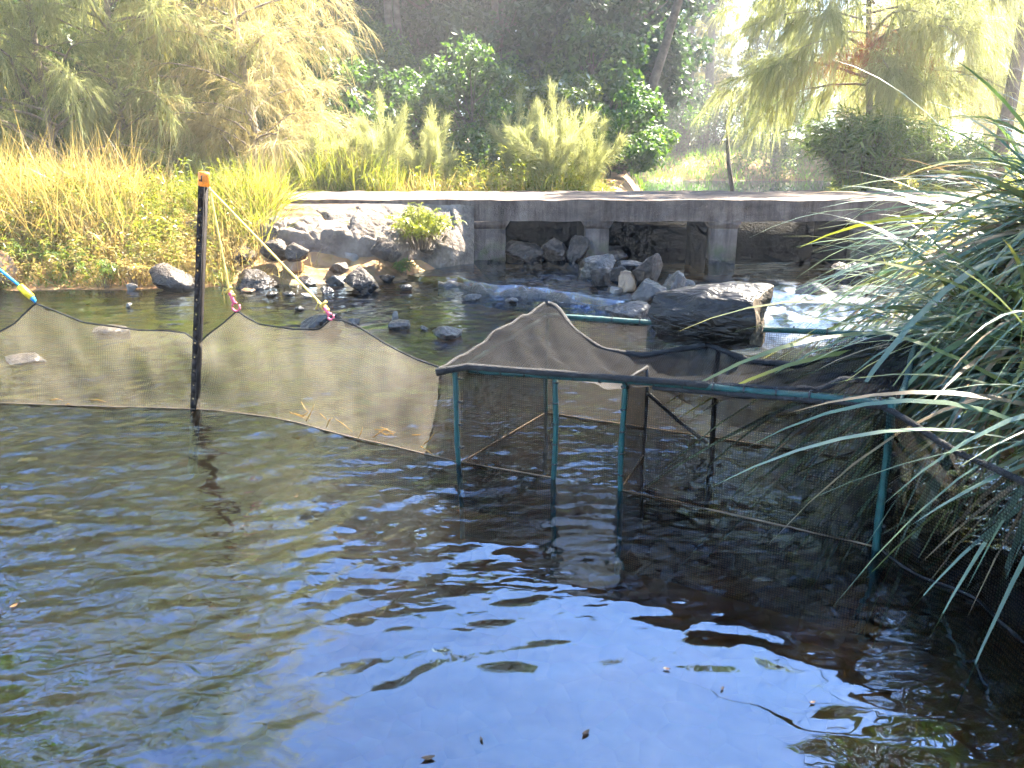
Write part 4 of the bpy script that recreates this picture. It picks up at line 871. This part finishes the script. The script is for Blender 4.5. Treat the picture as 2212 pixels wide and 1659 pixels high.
# ---- saplings along the causeway's far edge
sap_specs = [(705, 405, 16.8, 225, 'low bushy she-oak sapling, leftmost of the row behind the causeway'), (828, 408, 16.6, 190, 'two-pronged she-oak sapling second from left behind the causeway'), (935, 408, 17.2, 222, 'small grey-green she-oak sapling left of the gap behind the causeway'),
             (1120, 405, 17.4, 180, 'slim she-oak sapling just left of the brightest one'), (1192, 405, 16.3, 168, 'brightest tall she-oak sapling behind the middle of the causeway'), (1268, 405, 16.6, 232, 'arching she-oak sapling right of the brightest one'), (640, 405, 18.2, 250, 'faint she-oak sapling at the foot of the golden tree')]
def plume_sapling(seed, h, rad, npl, nn_, nl, nw):
    rs = np.random.RandomState(seed); wood = MB(); wood.tube(np.array([(0, 0, -.05), (.02, 0, h*.3), (-.02, .02, h*.62)]), [.018, .014, .007], 6)
    Bs, Ds = [], []
    for i in range(npl):
        f_ = i/max(npl-1, 1); a = i*2.4+rs.uniform(-.4, .4); z0 = h*(.08+.5*rs.uniform(0, 1)*(1-.6*f_)) if i else h*.3
        ln = (h-z0)*(1.0 if i == 0 else rs.uniform(.45, .85)); out_ = rad*rs.uniform(.45, 1.0)*(0 if i == 0 else 1); q = np.linspace(0, 1, 8)
        P = np.stack([cos(a)*out_*q**.7+.03*np.sin(q*5+i), sin(a)*out_*q**.7, z0+ln*(q*.75+.25*q**2)*(.9 if out_ < rad*.75 else .62)], -1)
        wood.tube(P, .005*(1-.8*q), 4, cap=False)
        e = rs.uniform(.08, 1, nn_)**.85; Bs.append(np.stack([np.interp(e, q, P[:, k]) for k in range(3)], -1)); Tg = np.gradient(P, axis=0); Tg /= np.linalg.norm(Tg, axis=1)[:, None]
        TD = np.stack([np.interp(e, q, Tg[:, k]) for k in range(3)], -1); Ds.append(TD*.9+rs.normal(size=(nn_, 3))*(.50-.22*e)[:, None])
    B = np.vstack(Bs); D = np.vstack(Ds); n_ = len(B); B = B+rs.normal(size=(n_, 3))*.035; V, T, Q = ribbons(B, D, nl*rs.uniform(.4, 1.3, n_), nw, rs.uniform(.05, .7, n_), 2, rs); return wood, (V, T, Q)
for i, (u, v, Yd, vt, lab) in enumerate(sap_specs):
    p_ = ony(u, v, Yd); zt_ = ony(u, vt, Yd)[2]; zb_ = gz(p_[0], Yd); hh = zt_-zb_
    wood, (V, T, Q) = plume_sapling(20+i, hh, (1.0, .75, .65, .55, .85, .7, .85)[i], (18, 14, 12, 11, 18, 12, 15)[i], 620, .30, .0065)
    r_ = empty('casuarina_sapling', (p_[0], Yd, zb_), lab, 'sapling', 'she-oak saplings behind the causeway', i*1.3); wood.build('stem', M['twig'], r_); mesh_obj('foliage', V, [T, Q], M['sapling'], r_)

# ---- right casuarina with dead rusty sprays
p_ = ony(1862, 300, 18.2)
rc = cas_tree('casuarina_tree', at_ground(7.9, 18.2), 'pale drooping she-oak with rusty dead sprays above the reed clump', 'cas_pale', None, seed=41, h=10, start=2.2, spread=3.3, nb=64, ntw=56, nneedle=22, nl=.42, nw=.010, lean=(-1.1, .2), droop=.8, upang=.35, trunk_r=.12)
rs = np.random.RandomState(4); N = 2600
C = np.array((-.35, -.5, 3.0))+rs.normal(size=(N, 3))*np.array((.55, .3, .18)); C[:, 2] -= .25*np.abs(C[:, 0]+.35)
V, T, Q = ribbons(C, rs.normal(size=(N, 3))*.5+np.array((0, 0, -.7)), rs.uniform(.15, .5, N), np.full(N, .008), np.full(N, .5), 2, rs)
tag(mesh_obj('dead_sprays', V, [T, Q], M['cas_rust'], rc), 'rust-brown dead needle sprays')

# ---- shade trees beyond the right edge
for k, (x, y, h, sp, sd) in enumerate(((9.3, 6.6, 17.5, 3.6, 51), (10.6, 8.6, 19, 3.3, 52), (9.4, 2.6, 14, 3.4, 53), (13.5, 6.5, 18, 3.6, 54))):
    bl_tree('bank_tree', at_ground(x, y), ['tall dense tree on the right bank by the causeway, just out of the picture', 'tallest tree beside the right end of the causeway, out of the picture', 'tree on the near right bank, out of the picture', 'tree far right of the causeway, out of the picture'][k], 'leaf_mid', 'trees shading the right bank', seed=sd, h=h, start=h*.45, rad=sp, ncl=100, nlf=11000, size=.32, clr=.9, trunk_r=.2)

bl_tree('bank_tree', at_ground(9.8, 16.8), 'tall tree with bare brown trunk near the right edge, behind the causeway, crown shaped to shade the rapids', 'leaf_mid', None, seed=57, h=17, start=11.5, rad=2.5, ncl=60, nlf=11000, size=.26, clr=.8, trunk_r=.15)  # high crown placed and shaped to shade the rapids but not the deck
# ---- mid-distance broadleaf shrubs and trees (y 19-24)
mid = [(600, 21, 60, 1.9, 'leaf_mid', 'dense green tree right behind the golden she-oak'), (740, 20.5, 40, 1.7, 'leaf_mid', 'bright-tipped tall shrub left of the dark forest gap'), (690, 24, -60, 2.2, 'leaf_mid', 'tall leafy tree at the top behind the bright-tipped shrub'), (900, 21.5, 120, 1.2, 'leaf_mid', 'pale-flowered shrub in front of the dark forest'), (1020, 21, 100, 1.5, 'leaf_mid', 'upright dark green shrub with yellow tips, centre'),
       (1110, 24, 165, 1.2, 'leaf_bright', 'round vine-covered mound, left one of a pair'), (1215, 24, 162, 1.3, 'leaf_bright', 'round vine-covered mound, right one of a pair'), (1330, 23, 190, 1.6, 'leaf_mid', 'shaded bush under the leaning trunk'), (1450, 46, 170, 3.0, 'leaf_mid', 'blue-green bush on the far bank, left'), (1550, 47, 195, 2.8, 'leaf_mid', 'bush on the far bank beneath the she-oak branches')]
MID = []
for i, (u, Yd, vt, rad, mat, lab) in enumerate(mid):
    x = ony(u, 300, Yd)[0]; zb_ = gz(x, Yd); zt_ = ony(u, vt, Yd)[2]; hh = zt_-zb_
    MID.append(bl_tree('shrub' if hh < 4 else 'broadleaf_tree', (x, Yd, zb_), lab, mat, 'leafy shrubs behind the saplings', 'shrub' if hh < 4 else 'tree', rz=i, seed=60+i, h=hh, start=.1, rad=rad, ncl=46, nlf=9000, size=.15, clr=.42*rad/1.4, trunk_r=.06))

# ---- dark forest behind
fp = []
for k in range(3):
    fp.append(bl_tree('forest_tree', (0, 0, -60), 'x', 'leaf_dark', 'dark forest trees in the background', seed=90+k, h=19, start=.4+.9*k, rad=3.5, ncl=130, nlf=20000, size=.36, clr=.95, trunk_r=.27, lean=((0, 0), (1.5, 0), (-1, 0))[k]))
rs = np.random.RandomState(12); used = [False]*3
FOR = [(-12, 27), (-8.5, 29), (-5.5, 27.5), (-2.8, 30), (-.6, 27.5), (1.8, 30.5), (4.2, 29), (4.5, 34), (-14, 33), (-10, 36), (-5, 36), (-1, 37), (3.5, 37), (8, 51), (11.5, 52), (15, 50), (20, 47), (-18, 28), (-21, 36), (25, 44), (-3, 45), (6, 48), (30, 52), (-12, 46)]
FOR += [(-16, 42), (-7, 42), (-24, 30), (0, 33), (-16.5, 36)]
for i, (x, y) in enumerate(FOR):
    k = i % 3; lab = 'dark dense forest tree behind the shrubs'; s = (rs.uniform(.62, .78) if x < 6 else rs.uniform(.36, .48))*(.95 if y < 34 else 1.2)
    if not used[k]:
        o = fp[k]; used[k] = True; o.location = at_ground(x, y); o.rotation_euler = (0, 0, rs.uniform(0, 6)); o.scale = (s, s, s); o['label'] = lab
    else: dup(fp[k], at_ground(x, y), rs.uniform(0, 6), s, lab)
for i, (x, y, k, s, lab) in enumerate(((-13, 20, 2, 1.0, 'leafy bush behind the leftmost she-oak'), (-10.6, 23.5, 0, 1.1, 'tall bush in the dark gap behind the left she-oaks'), (-7.6, 20.5, 4, 1.0, 'dark bush behind the bare thin trunk at left'), (-6.2, 23.5, 2, .9, 'bush glimpsed behind the golden she-oak'), (-15.5, 24, 0, 1.2, 'tall bush at the far left background'), (-3.4, 25, 4, 1.15, 'dark bush below the forest left of centre'), (.2, 25.5, 0, .95, 'dark bush below the forest in the centre'), (-17, 18, 4, 1.1, 'bush out past the left edge'), (-11.2, 19.2, 3, 1.6, 'low bush behind the road at the far left'), (-14.5, 27, 2, 1.3, 'bush far back at the left edge'), (2.6, 26, 3, 1.5, 'dark bush at the forest foot near the pool'), (13, 41, 0, 1.1, 'bush on the far bank under the hazy she-oaks'), (8, 46, 4, 1.2, 'round bush at the far bank foot of the forest'), (17, 38, 2, 1.0, 'bush at the right back among the hazy she-oaks'))):
    dup(MID[k], at_ground(x, y), i*1.7, s, lab)
# thick trunks one can pick out
for u, Yd, r_, dx, lab in ((842, 25.5, .16, .1, 'dark straight trunk at the left of the forest gap'), (868, 26, .13, -.1, 'second dark trunk beside the forest gap'), (1062, 26.5, .14, .2, 'slim dark trunk in the middle of the forest'), (1478, 44.5, .36, .15, 'thick dark trunk right of the leaning one'), (1522, 46, .3, .2, 'trunk against the bright sky gap'), (1345, 25, .16, 2.6, 'leaning trunk rising to the right over the far bank')):
    x = ony(u, 250, Yd)[0]; r0 = empty('forest_tree', at_ground(x, Yd), lab, 'tree', 'bare trunks in the forest'); mb = MB(); t_ = np.linspace(0, 1, 10)
    mb.tube(np.stack([dx*t_*1.3+.08*np.sin(t_*7), .05*np.cos(t_*6), t_*11], -1), r_*(1-.6*t_), 9); mb.build('trunk', M['bark'], r0, smooth=True)
    wood, (V, T) = broadleaf(seed=int(u), h=13, start=7, rad=2.4, ncl=40, nlf=4000, size=.32, clr=.9, trunk_r=.05, lean=(dx*1.3, 0)); mesh_obj('crown', V, [T], M['leaf_dark'], r0)
# ---- hazy golden she-oaks at the right back
gp = cas_tree('casuarina_tree', (0, 0, -60), 'x', 'cas_gold', 'hazy she-oaks at the right back', seed=71, h=12, start=1.5, spread=3.0, nb=50, ntw=34, nneedle=9, nl=.4, nw=.016, thin_above=5, droop=.4, trunk_r=.15)
gp2 = cas_tree('casuarina_tree', (0, 0, -60), 'x', 'cas_green', 'hazy she-oaks at the right back', seed=72, h=12, start=1.0, spread=3.0, nb=50, ntw=34, nneedle=9, nl=.4, nw=.016, thin_above=5, droop=.4, trunk_r=.15)
GS = [(12.5, 27, gp, 'hazy golden she-oak right of the drooping one'), (16.5, 28, gp2, 'hazy she-oak with a tall brown trunk near the right edge'), (11, 48, gp2, 'hazy green she-oak behind the drooping one'), (14.5, 35, gp, 'orange-tinted she-oak far behind at the right'), (19.5, 33, gp, 'golden she-oak at the right edge background'), (19, 26, gp2, 'hazy she-oak cut by the right edge')]
GS += [(17.5, 40, gp2, 'faint she-oak far back at the right, left of the brown trunk'), (22.5, 40, gp, 'golden she-oak far back near the right edge'), (12.5, 52, gp, 'faint golden she-oak behind the far bank'), (16.5, 47, gp2, 'faint green she-oak behind the far bank, right'), (21, 50, gp2, 'faint green she-oak at the far right back'), (26, 46, gp, 'faint golden she-oak cut by the right edge far back'), (9.2, 54, gp2, 'faint she-oak behind the thick trunks'), (20.5, 21, gp2, 'she-oak past the right edge beyond the causeway end'), (25, 28, gp, 'golden she-oak well past the right edge'), (18.5, 17.5, gp, 'she-oak on the right bank past the causeway end'), (28, 20, gp2, 'farthest she-oak past the right edge'), (31, 32, gp2, 'distant she-oak past the right edge'), (14.2, 30.5, gp2, 'hazy green she-oak beside the golden one right of the drooping tree')]
seen = set()
for i, (x, y, pr_, lab) in enumerate(GS):
    if id(pr_) not in seen: seen.add(id(pr_)); pr_.location = at_ground(x, y); pr_['label'] = lab; pr_.scale = (.7, .7, .7)
    else: dup(pr_, at_ground(x, y), i*1.1, (.62+.05*(i % 3)) if y < 38 else .95, lab)

# ---- grass: tall verge behind the causeway, far lawn, left bank weeds
def grass(name, label, N, xr, yr, mask, hmin, hmax, wd, mat, seed, K=2, lean=.35, droop=.35, z=None, clump=1.3):
    rs = np.random.RandomState(seed); x = rs.uniform(*xr, N*3); y = rs.uniform(*yr, N*3); m = mask(x, y)*(noise2(x, y, clump, seed)*.5+.62) > rs.uniform(0, 1, N*3); x = x[m][:N]; y = y[m][:N]; n_ = len(x)
    zz = ground_z(x, y) if z is None else z(x, y); hh = rs.uniform(hmin, hmax, n_)*np.clip(.78+.95*noise2(x, y, .9, seed+4), .25, 1.5); B = np.stack([x, y, zz-.03], -1); D = np.stack([rs.normal(0, lean, n_), rs.normal(0, lean, n_), np.ones(n_)], -1)
    V, T, Q = ribbons(B, D, np.maximum(hh, .08), wd*rs.uniform(.6, 1.4, n_), droop*rs.uniform(.2, 1.6, n_), K, rs, 'blade', twist=1.0); o = mesh_obj(name, V, [T, Q], M[mat]); tag(o, label, kind='stuff'); return o
one = lambda x, y: np.ones_like(x)
pool_l = lambda x, y: x < np.interp(y, [15, 16, 20, 28, 40, 60], [1.2, 1.6, 3.2, 4.6, 5.5, 6])+.25
grass('verge_grass', 'tall yellow-green grass along the far edge of the causeway', 18000, (-12, 4.4), (15.6, 19.5), pool_l, .35, .95, .016, 'grass_green', 1, 3)
grass('dry_grass', 'tall pale gold grass among the saplings', 12000, (-12, 4.2), (15.55, 18.5), pool_l, .35, 1.1, .012, 'grass_gold', 2, 3)
grass('bank_lawn', 'bright green grass on the far bank', 26000, (3, 22), (26, 50), lambda x, y: (ground_z(x, y) > .5)*1.0, .3, .85, .04, 'lawn', 3, 2)
grass('bank_lawn', 'green grass on the right bank beyond the causeway', 9000, (6, 16), (15.6, 26), lambda x, y: (ground_z(x, y) > .6)*1.0, .25, .7, .02, 'grass_green', 4, 2)
lbm = lambda x, y: ((y-left_bank(x)) > .15)*1.0*((x < -3.6)*1.0 + .15*(x >= -3.6)*(y < 11.2))
grass('bank_weeds', 'sunlit golden weeds covering the left bank', 18000, (-10, -2.6), (9.6, 12.0), lbm, .12, .6, .010, 'grass_gold', 5, 3, .6, clump=2.2)
grass('bank_weeds', 'tall sunlit weeds along the top of the left bank hiding the road', 11000, (-10, -3.3), (10.9, 12.1), one, .25, 1.0, .012, 'grass_green', 8, 3, .5, clump=1.8)
grass('bank_weeds', 'pale dry stalks among the left bank weeds', 8000, (-10, -3.3), (10.5, 12.1), one, .5, 1.25, .007, 'grass_gold', 10, 3, .35, clump=1.6)
def sprigs(name, label, N, xr, yr, mask, h, ll, lw, mat, seed, nlf=16):
    rs = np.random.RandomState(seed); x = rs.uniform(*xr, N*3); y = rs.uniform(*yr, N*3); m = mask(x, y)*(noise2(x, y, 1.5, seed)*.6+.6) > rs.uniform(0, 1, N*3); x = x[m][:N]; y = y[m][:N]; n_ = len(x); z = ground_z(x, y)
    tip = np.stack([x+rs.normal(0, .12, n_), y+rs.normal(0, .12, n_), z+h*rs.uniform(.4, 1.15, n_)*(.8+.5*noise2(x, y, 1.1, seed+2))], -1); base = np.stack([x, y, z-.02], -1)
    e = rs.uniform(.25, 1, (n_, nlf)); B = (base[:, None]+(tip-base)[:, None]*e[:, :, None]).reshape(-1, 3); D = rs.normal(size=(n_*nlf, 3)); D[:, 2] = np.abs(D[:, 2])*.5+.1; k = len(B)
    V, T, Q = ribbons(B, D, ll*rs.uniform(.5, 1.3, k), lw*rs.uniform(.7, 1.3, k), rs.uniform(.2, .8, k), 2, rs, 'leaf', twist=.5); V2, T2, Q2 = ribbons(base, tip-base, np.linalg.norm(tip-base, axis=1), .008, .0, 2, rs); o = mesh_obj(name, np.vstack([V, V2]), [np.vstack([T, T2+len(V)]), np.vstack([Q, Q2+len(V)])], M[mat]); tag(o, label, kind='stuff')
sprigs('leafy_weeds', 'leafy yellow-green weeds growing through the left bank', 850, (-10, -3.0), (9.8, 12.1), lbm, .75, .10, .02, 'grass_green', 501)
sprigs('leafy_weeds', 'dull orange-brown leafy weeds near the left waterline', 900, (-10, -3.4), (9.8, 11.2), lbm, .5, .09, .016, 'grass_gold', 502)
sprigs('leafy_weeds', 'bright leafy weeds between grass behind the causeway', 1500, (-11, 3.6), (15.6, 18.5), pool_l, .8, .13, .028, 'grass_green', 503)
grass('bank_weeds', 'green weeds mixed through the left bank', 12000, (-10, -3.2), (9.6, 12.0), lbm, .12, .5, .012, 'leaf_bright', 6, 3, .6)
grass('verge_grass', 'tallest bright grass behind the road at the left', 14000, (-12, -2.2), (15.6, 18), one, .7, 1.7, .016, 'grass_green', 9, 3, .3)
grass('bank_weeds', 'weeds on the right bank under the reeds', 14000, (2.2, 9), (1, 11.8), lambda x, y: ((x-right_bank(y)) > .1)*1.0, .2, .6, .011, 'grass_green', 7, 3, .5)

# ---- leafy plants with stems and lance leaves
def stem_plant(loc, label, h, rad, nst, nlf, ll, lw, mat, seed, group=None, name='bank_plant', bend=(0, 0), cat='plant', s0=.25):
    rs = np.random.RandomState(seed); r_ = empty(name, loc, label, cat, group); wood = MB(); Bs = []; Ds = []
    for i in range(nst):
        a = rs.uniform(0, 6.28); rr_ = rad*rs.uniform(.1, 1)**.7; hh = h*rs.uniform(.55, 1.05)*(1-.35*rr_/rad); e = np.array((cos(a)*rr_+bend[0], sin(a)*rr_+bend[1], hh)); b0 = np.array((cos(a)*rr_*.25, sin(a)*rr_*.25, -.03)); q = np.linspace(0, 1, 6)[:, None]
        P = b0+(e-b0)*q; P[:, 2] += .18*h*np.sin(pi*q[:, 0]); wood.tube(P, .006*(1-.7*q[:, 0])*(h/.8)**.5, 4, cap=False)
        qs = rs.uniform(s0, 1, nlf); Bs.append(np.stack([np.interp(qs, q[:, 0], P[:, k]) for k in range(3)], -1)); d = rs.normal(size=(nlf, 3)); d[:, 2] = np.abs(d[:, 2])*.5+.15; Ds.append(d)
    B = np.vstack(Bs); D = np.vstack(Ds); n_ = len(B); V, T, Q = ribbons(B, D, ll*rs.uniform(.6, 1.3, n_), lw*rs.uniform(.7, 1.2, n_), rs.uniform(.2, .9, n_), 3, rs, 'leaf', twist=.5)
    wood.build('stems', M['twig'], r_); mesh_obj('foliage', V, [T, Q], M[mat], r_); return r_
def on_apron(u, v):
    r = ray(u, v)
    for t_ in np.linspace(9, 14, 400):
        p_ = r*t_+np.array((0, 0, CAM_H)); 
        i = np.argmin((AP[0]-p_[0])**2+(AP[1]-p_[1])**2)
        if p_[2] <= AP[2].ravel()[i]: return p_
    return onz(u, v, .5)
pa = onz(905, 545, .35); stem_plant((pa[0], pa[1]+.25, .40), 'bushy yellow-green willow-leaved shrub on the apron edge', .62, .62, 60, 42, .10, .016, 'grass_green', 301, name='shrub', cat='shrub')
for i, (u, v, h, lab, mt) in enumerate(((215, 610, .42, 'spiky green plant at the left waterline below the gold weeds', 'leaf_bright'), (150, 600, .4, 'light green leafy plant left of the spiky one at the waterline', 'leaf_bright'), (285, 608, .48, 'pale long-leaved plant left of the big flat-topped block', 'grass_gold'), (60, 600, .45, 'leafy plant near the left edge above the blue rope', 'leaf_bright'), (370, 500, .4, 'small green plant in the weeds above the shaded slab', 'leaf_bright'), (705, 535, .26, 'small plant growing on the apron above the tall boulder', 'leaf_mid'), (800, 556, .3, 'small fan-leaved plant below the apron bush', 'leaf_bright'), (1043, 520, .4, 'dark weed hanging on the abutment left of the culverts', 'leaf_mid'), (870, 570, .25, 'drooping weed under the apron bush', 'leaf_mid'))):
    p_ = onz(u, v, .2 if v < 590 else .1); z0 = max(gz(p_[0], p_[1]+.1), .05)
    if lab.startswith(('small plant', 'dark weed', 'small fan')): z0 = .35
    stem_plant((p_[0], p_[1]+.1, z0), lab, h, h*.7, 16, 22, .11, .014, mt, 310+i)
# cane clump under the right she-oak
pc = ony(1870, 400, 17.0)
stem_plant((pc[0], 17.0, gz(pc[0], 17.0)), 'dense green cane clump at the foot of the drooping she-oak', 2.0, 1.6, 170, 60, .34, .03, 'cane', 330, name='cane_clump', s0=.05)
stem_plant((pc[0]+1.9, 17.4, gz(pc[0]+1.9, 17.4)), 'lower cane clump right of the dense one', 1.4, 1.4, 110, 50, .32, .03, 'cane', 331, name='cane_clump', s0=.05)
# thin dead stake
x = ony(1572, 330, 23)[0]; mb = MB(); zz = gz(x, 23); mb.tube(np.array([(x+.25, 23, .5), (x+.05, 23, 1.4), (x-.1, 23, 2.6)]), [.07, .06, .03], 7); tag(mb.build('dead_stump', M['bark'], smooth=True), 'thin dead leaning stump at the pool edge beneath the she-oak branches', 'stump')

# ---- mat rush tussocks on the right bank
M['rush_dead'] = leafmat('rush_leaf_dead', [(.16, .11, .06), (.28, .2, .11), (.38, .3, .18)], .35, (1.1, 1, .7), .06, .45, scale=2)
def tussock(loc, label, N, L, wd, seed, bias, spread=1.0, elm=.85):
    rs = np.random.RandomState(seed); r_ = empty('mat_rush', loc, label, 'grass clump', 'mat rush tussocks on the right bank')
    for mt, fr_ in (('rush', .6), ('rush_yellow', .3), ('rush_dead', .1)):
        n_ = int(N*fr_); a = rs.uniform(0, 6.28, n_); el = np.abs(rs.normal(elm, .3, n_)); D = np.stack([np.cos(a)*np.cos(el)+bias[0]*rs.uniform(.5, 1.3, n_), np.sin(a)*np.cos(el)+bias[1], np.sin(el)], -1)
        B = np.stack([rs.normal(0, .14*spread, n_), rs.normal(0, .14*spread, n_), rs.uniform(-.05, .08, n_)], -1)
        V, T, Q = ribbons(B, D, L*rs.uniform(.45, 1.15, n_), wd*rs.uniform(.45, 1.35, n_), rs.uniform(.3, 1.1, n_)*(1.15 if mt == 'rush_dead' else 1), 9, rs, 'blade', twist=.35)
        mesh_obj('leaves', V, [T, Q], M[mt], r_)
    return r_
tussock((2.75, 3.9, .5), 'big mat rush tussock with long arching leaves over the cage corner', 620, 1.8, .031, 401, (-.6, -.12))
tussock((2.5, 2.75, .5), 'nearest mat rush tussock hanging over the wing net at the right edge', 240, 1.45, .031, 402, (-.5, -.1))
tussock((3.6, 5.0, .75), 'mat rush tussock behind the big one, towards the right culvert', 800, 1.9, .031, 403, (-.45, 0))
tussock((3.35, 4.2, 1.0), 'tall mat rush tussock rising at the right edge', 700, 2.0, .031, 404, (-.45, 0), 1.2, 1.0)
tussock((3.1, 3.2, .95), 'upright mat rush tussock at the right edge above the nearest one', 350, 1.7, .025, 405, (-.4, 0), 1.2, 1.05)

# ------------------------------------------------------------------ haze in the air of the valley
hm, t, n, l = newmat('haze'); out = n('ShaderNodeOutputMaterial'); pv = n('ShaderNodeVolumePrincipled')
pv.inputs['Color'].default_value = (.93, .95, 1, 1); pv.inputs['Density'].default_value = .0026; pv.inputs['Anisotropy'].default_value = .55; l(pv.outputs[0], out.inputs['Volume'])
mb = MB(); mb.box((-91, -41, -1.6), (91, 141, 25)); tag(mb.build('haze', hm), 'thin bright haze in the sunlit air', kind='stuff')
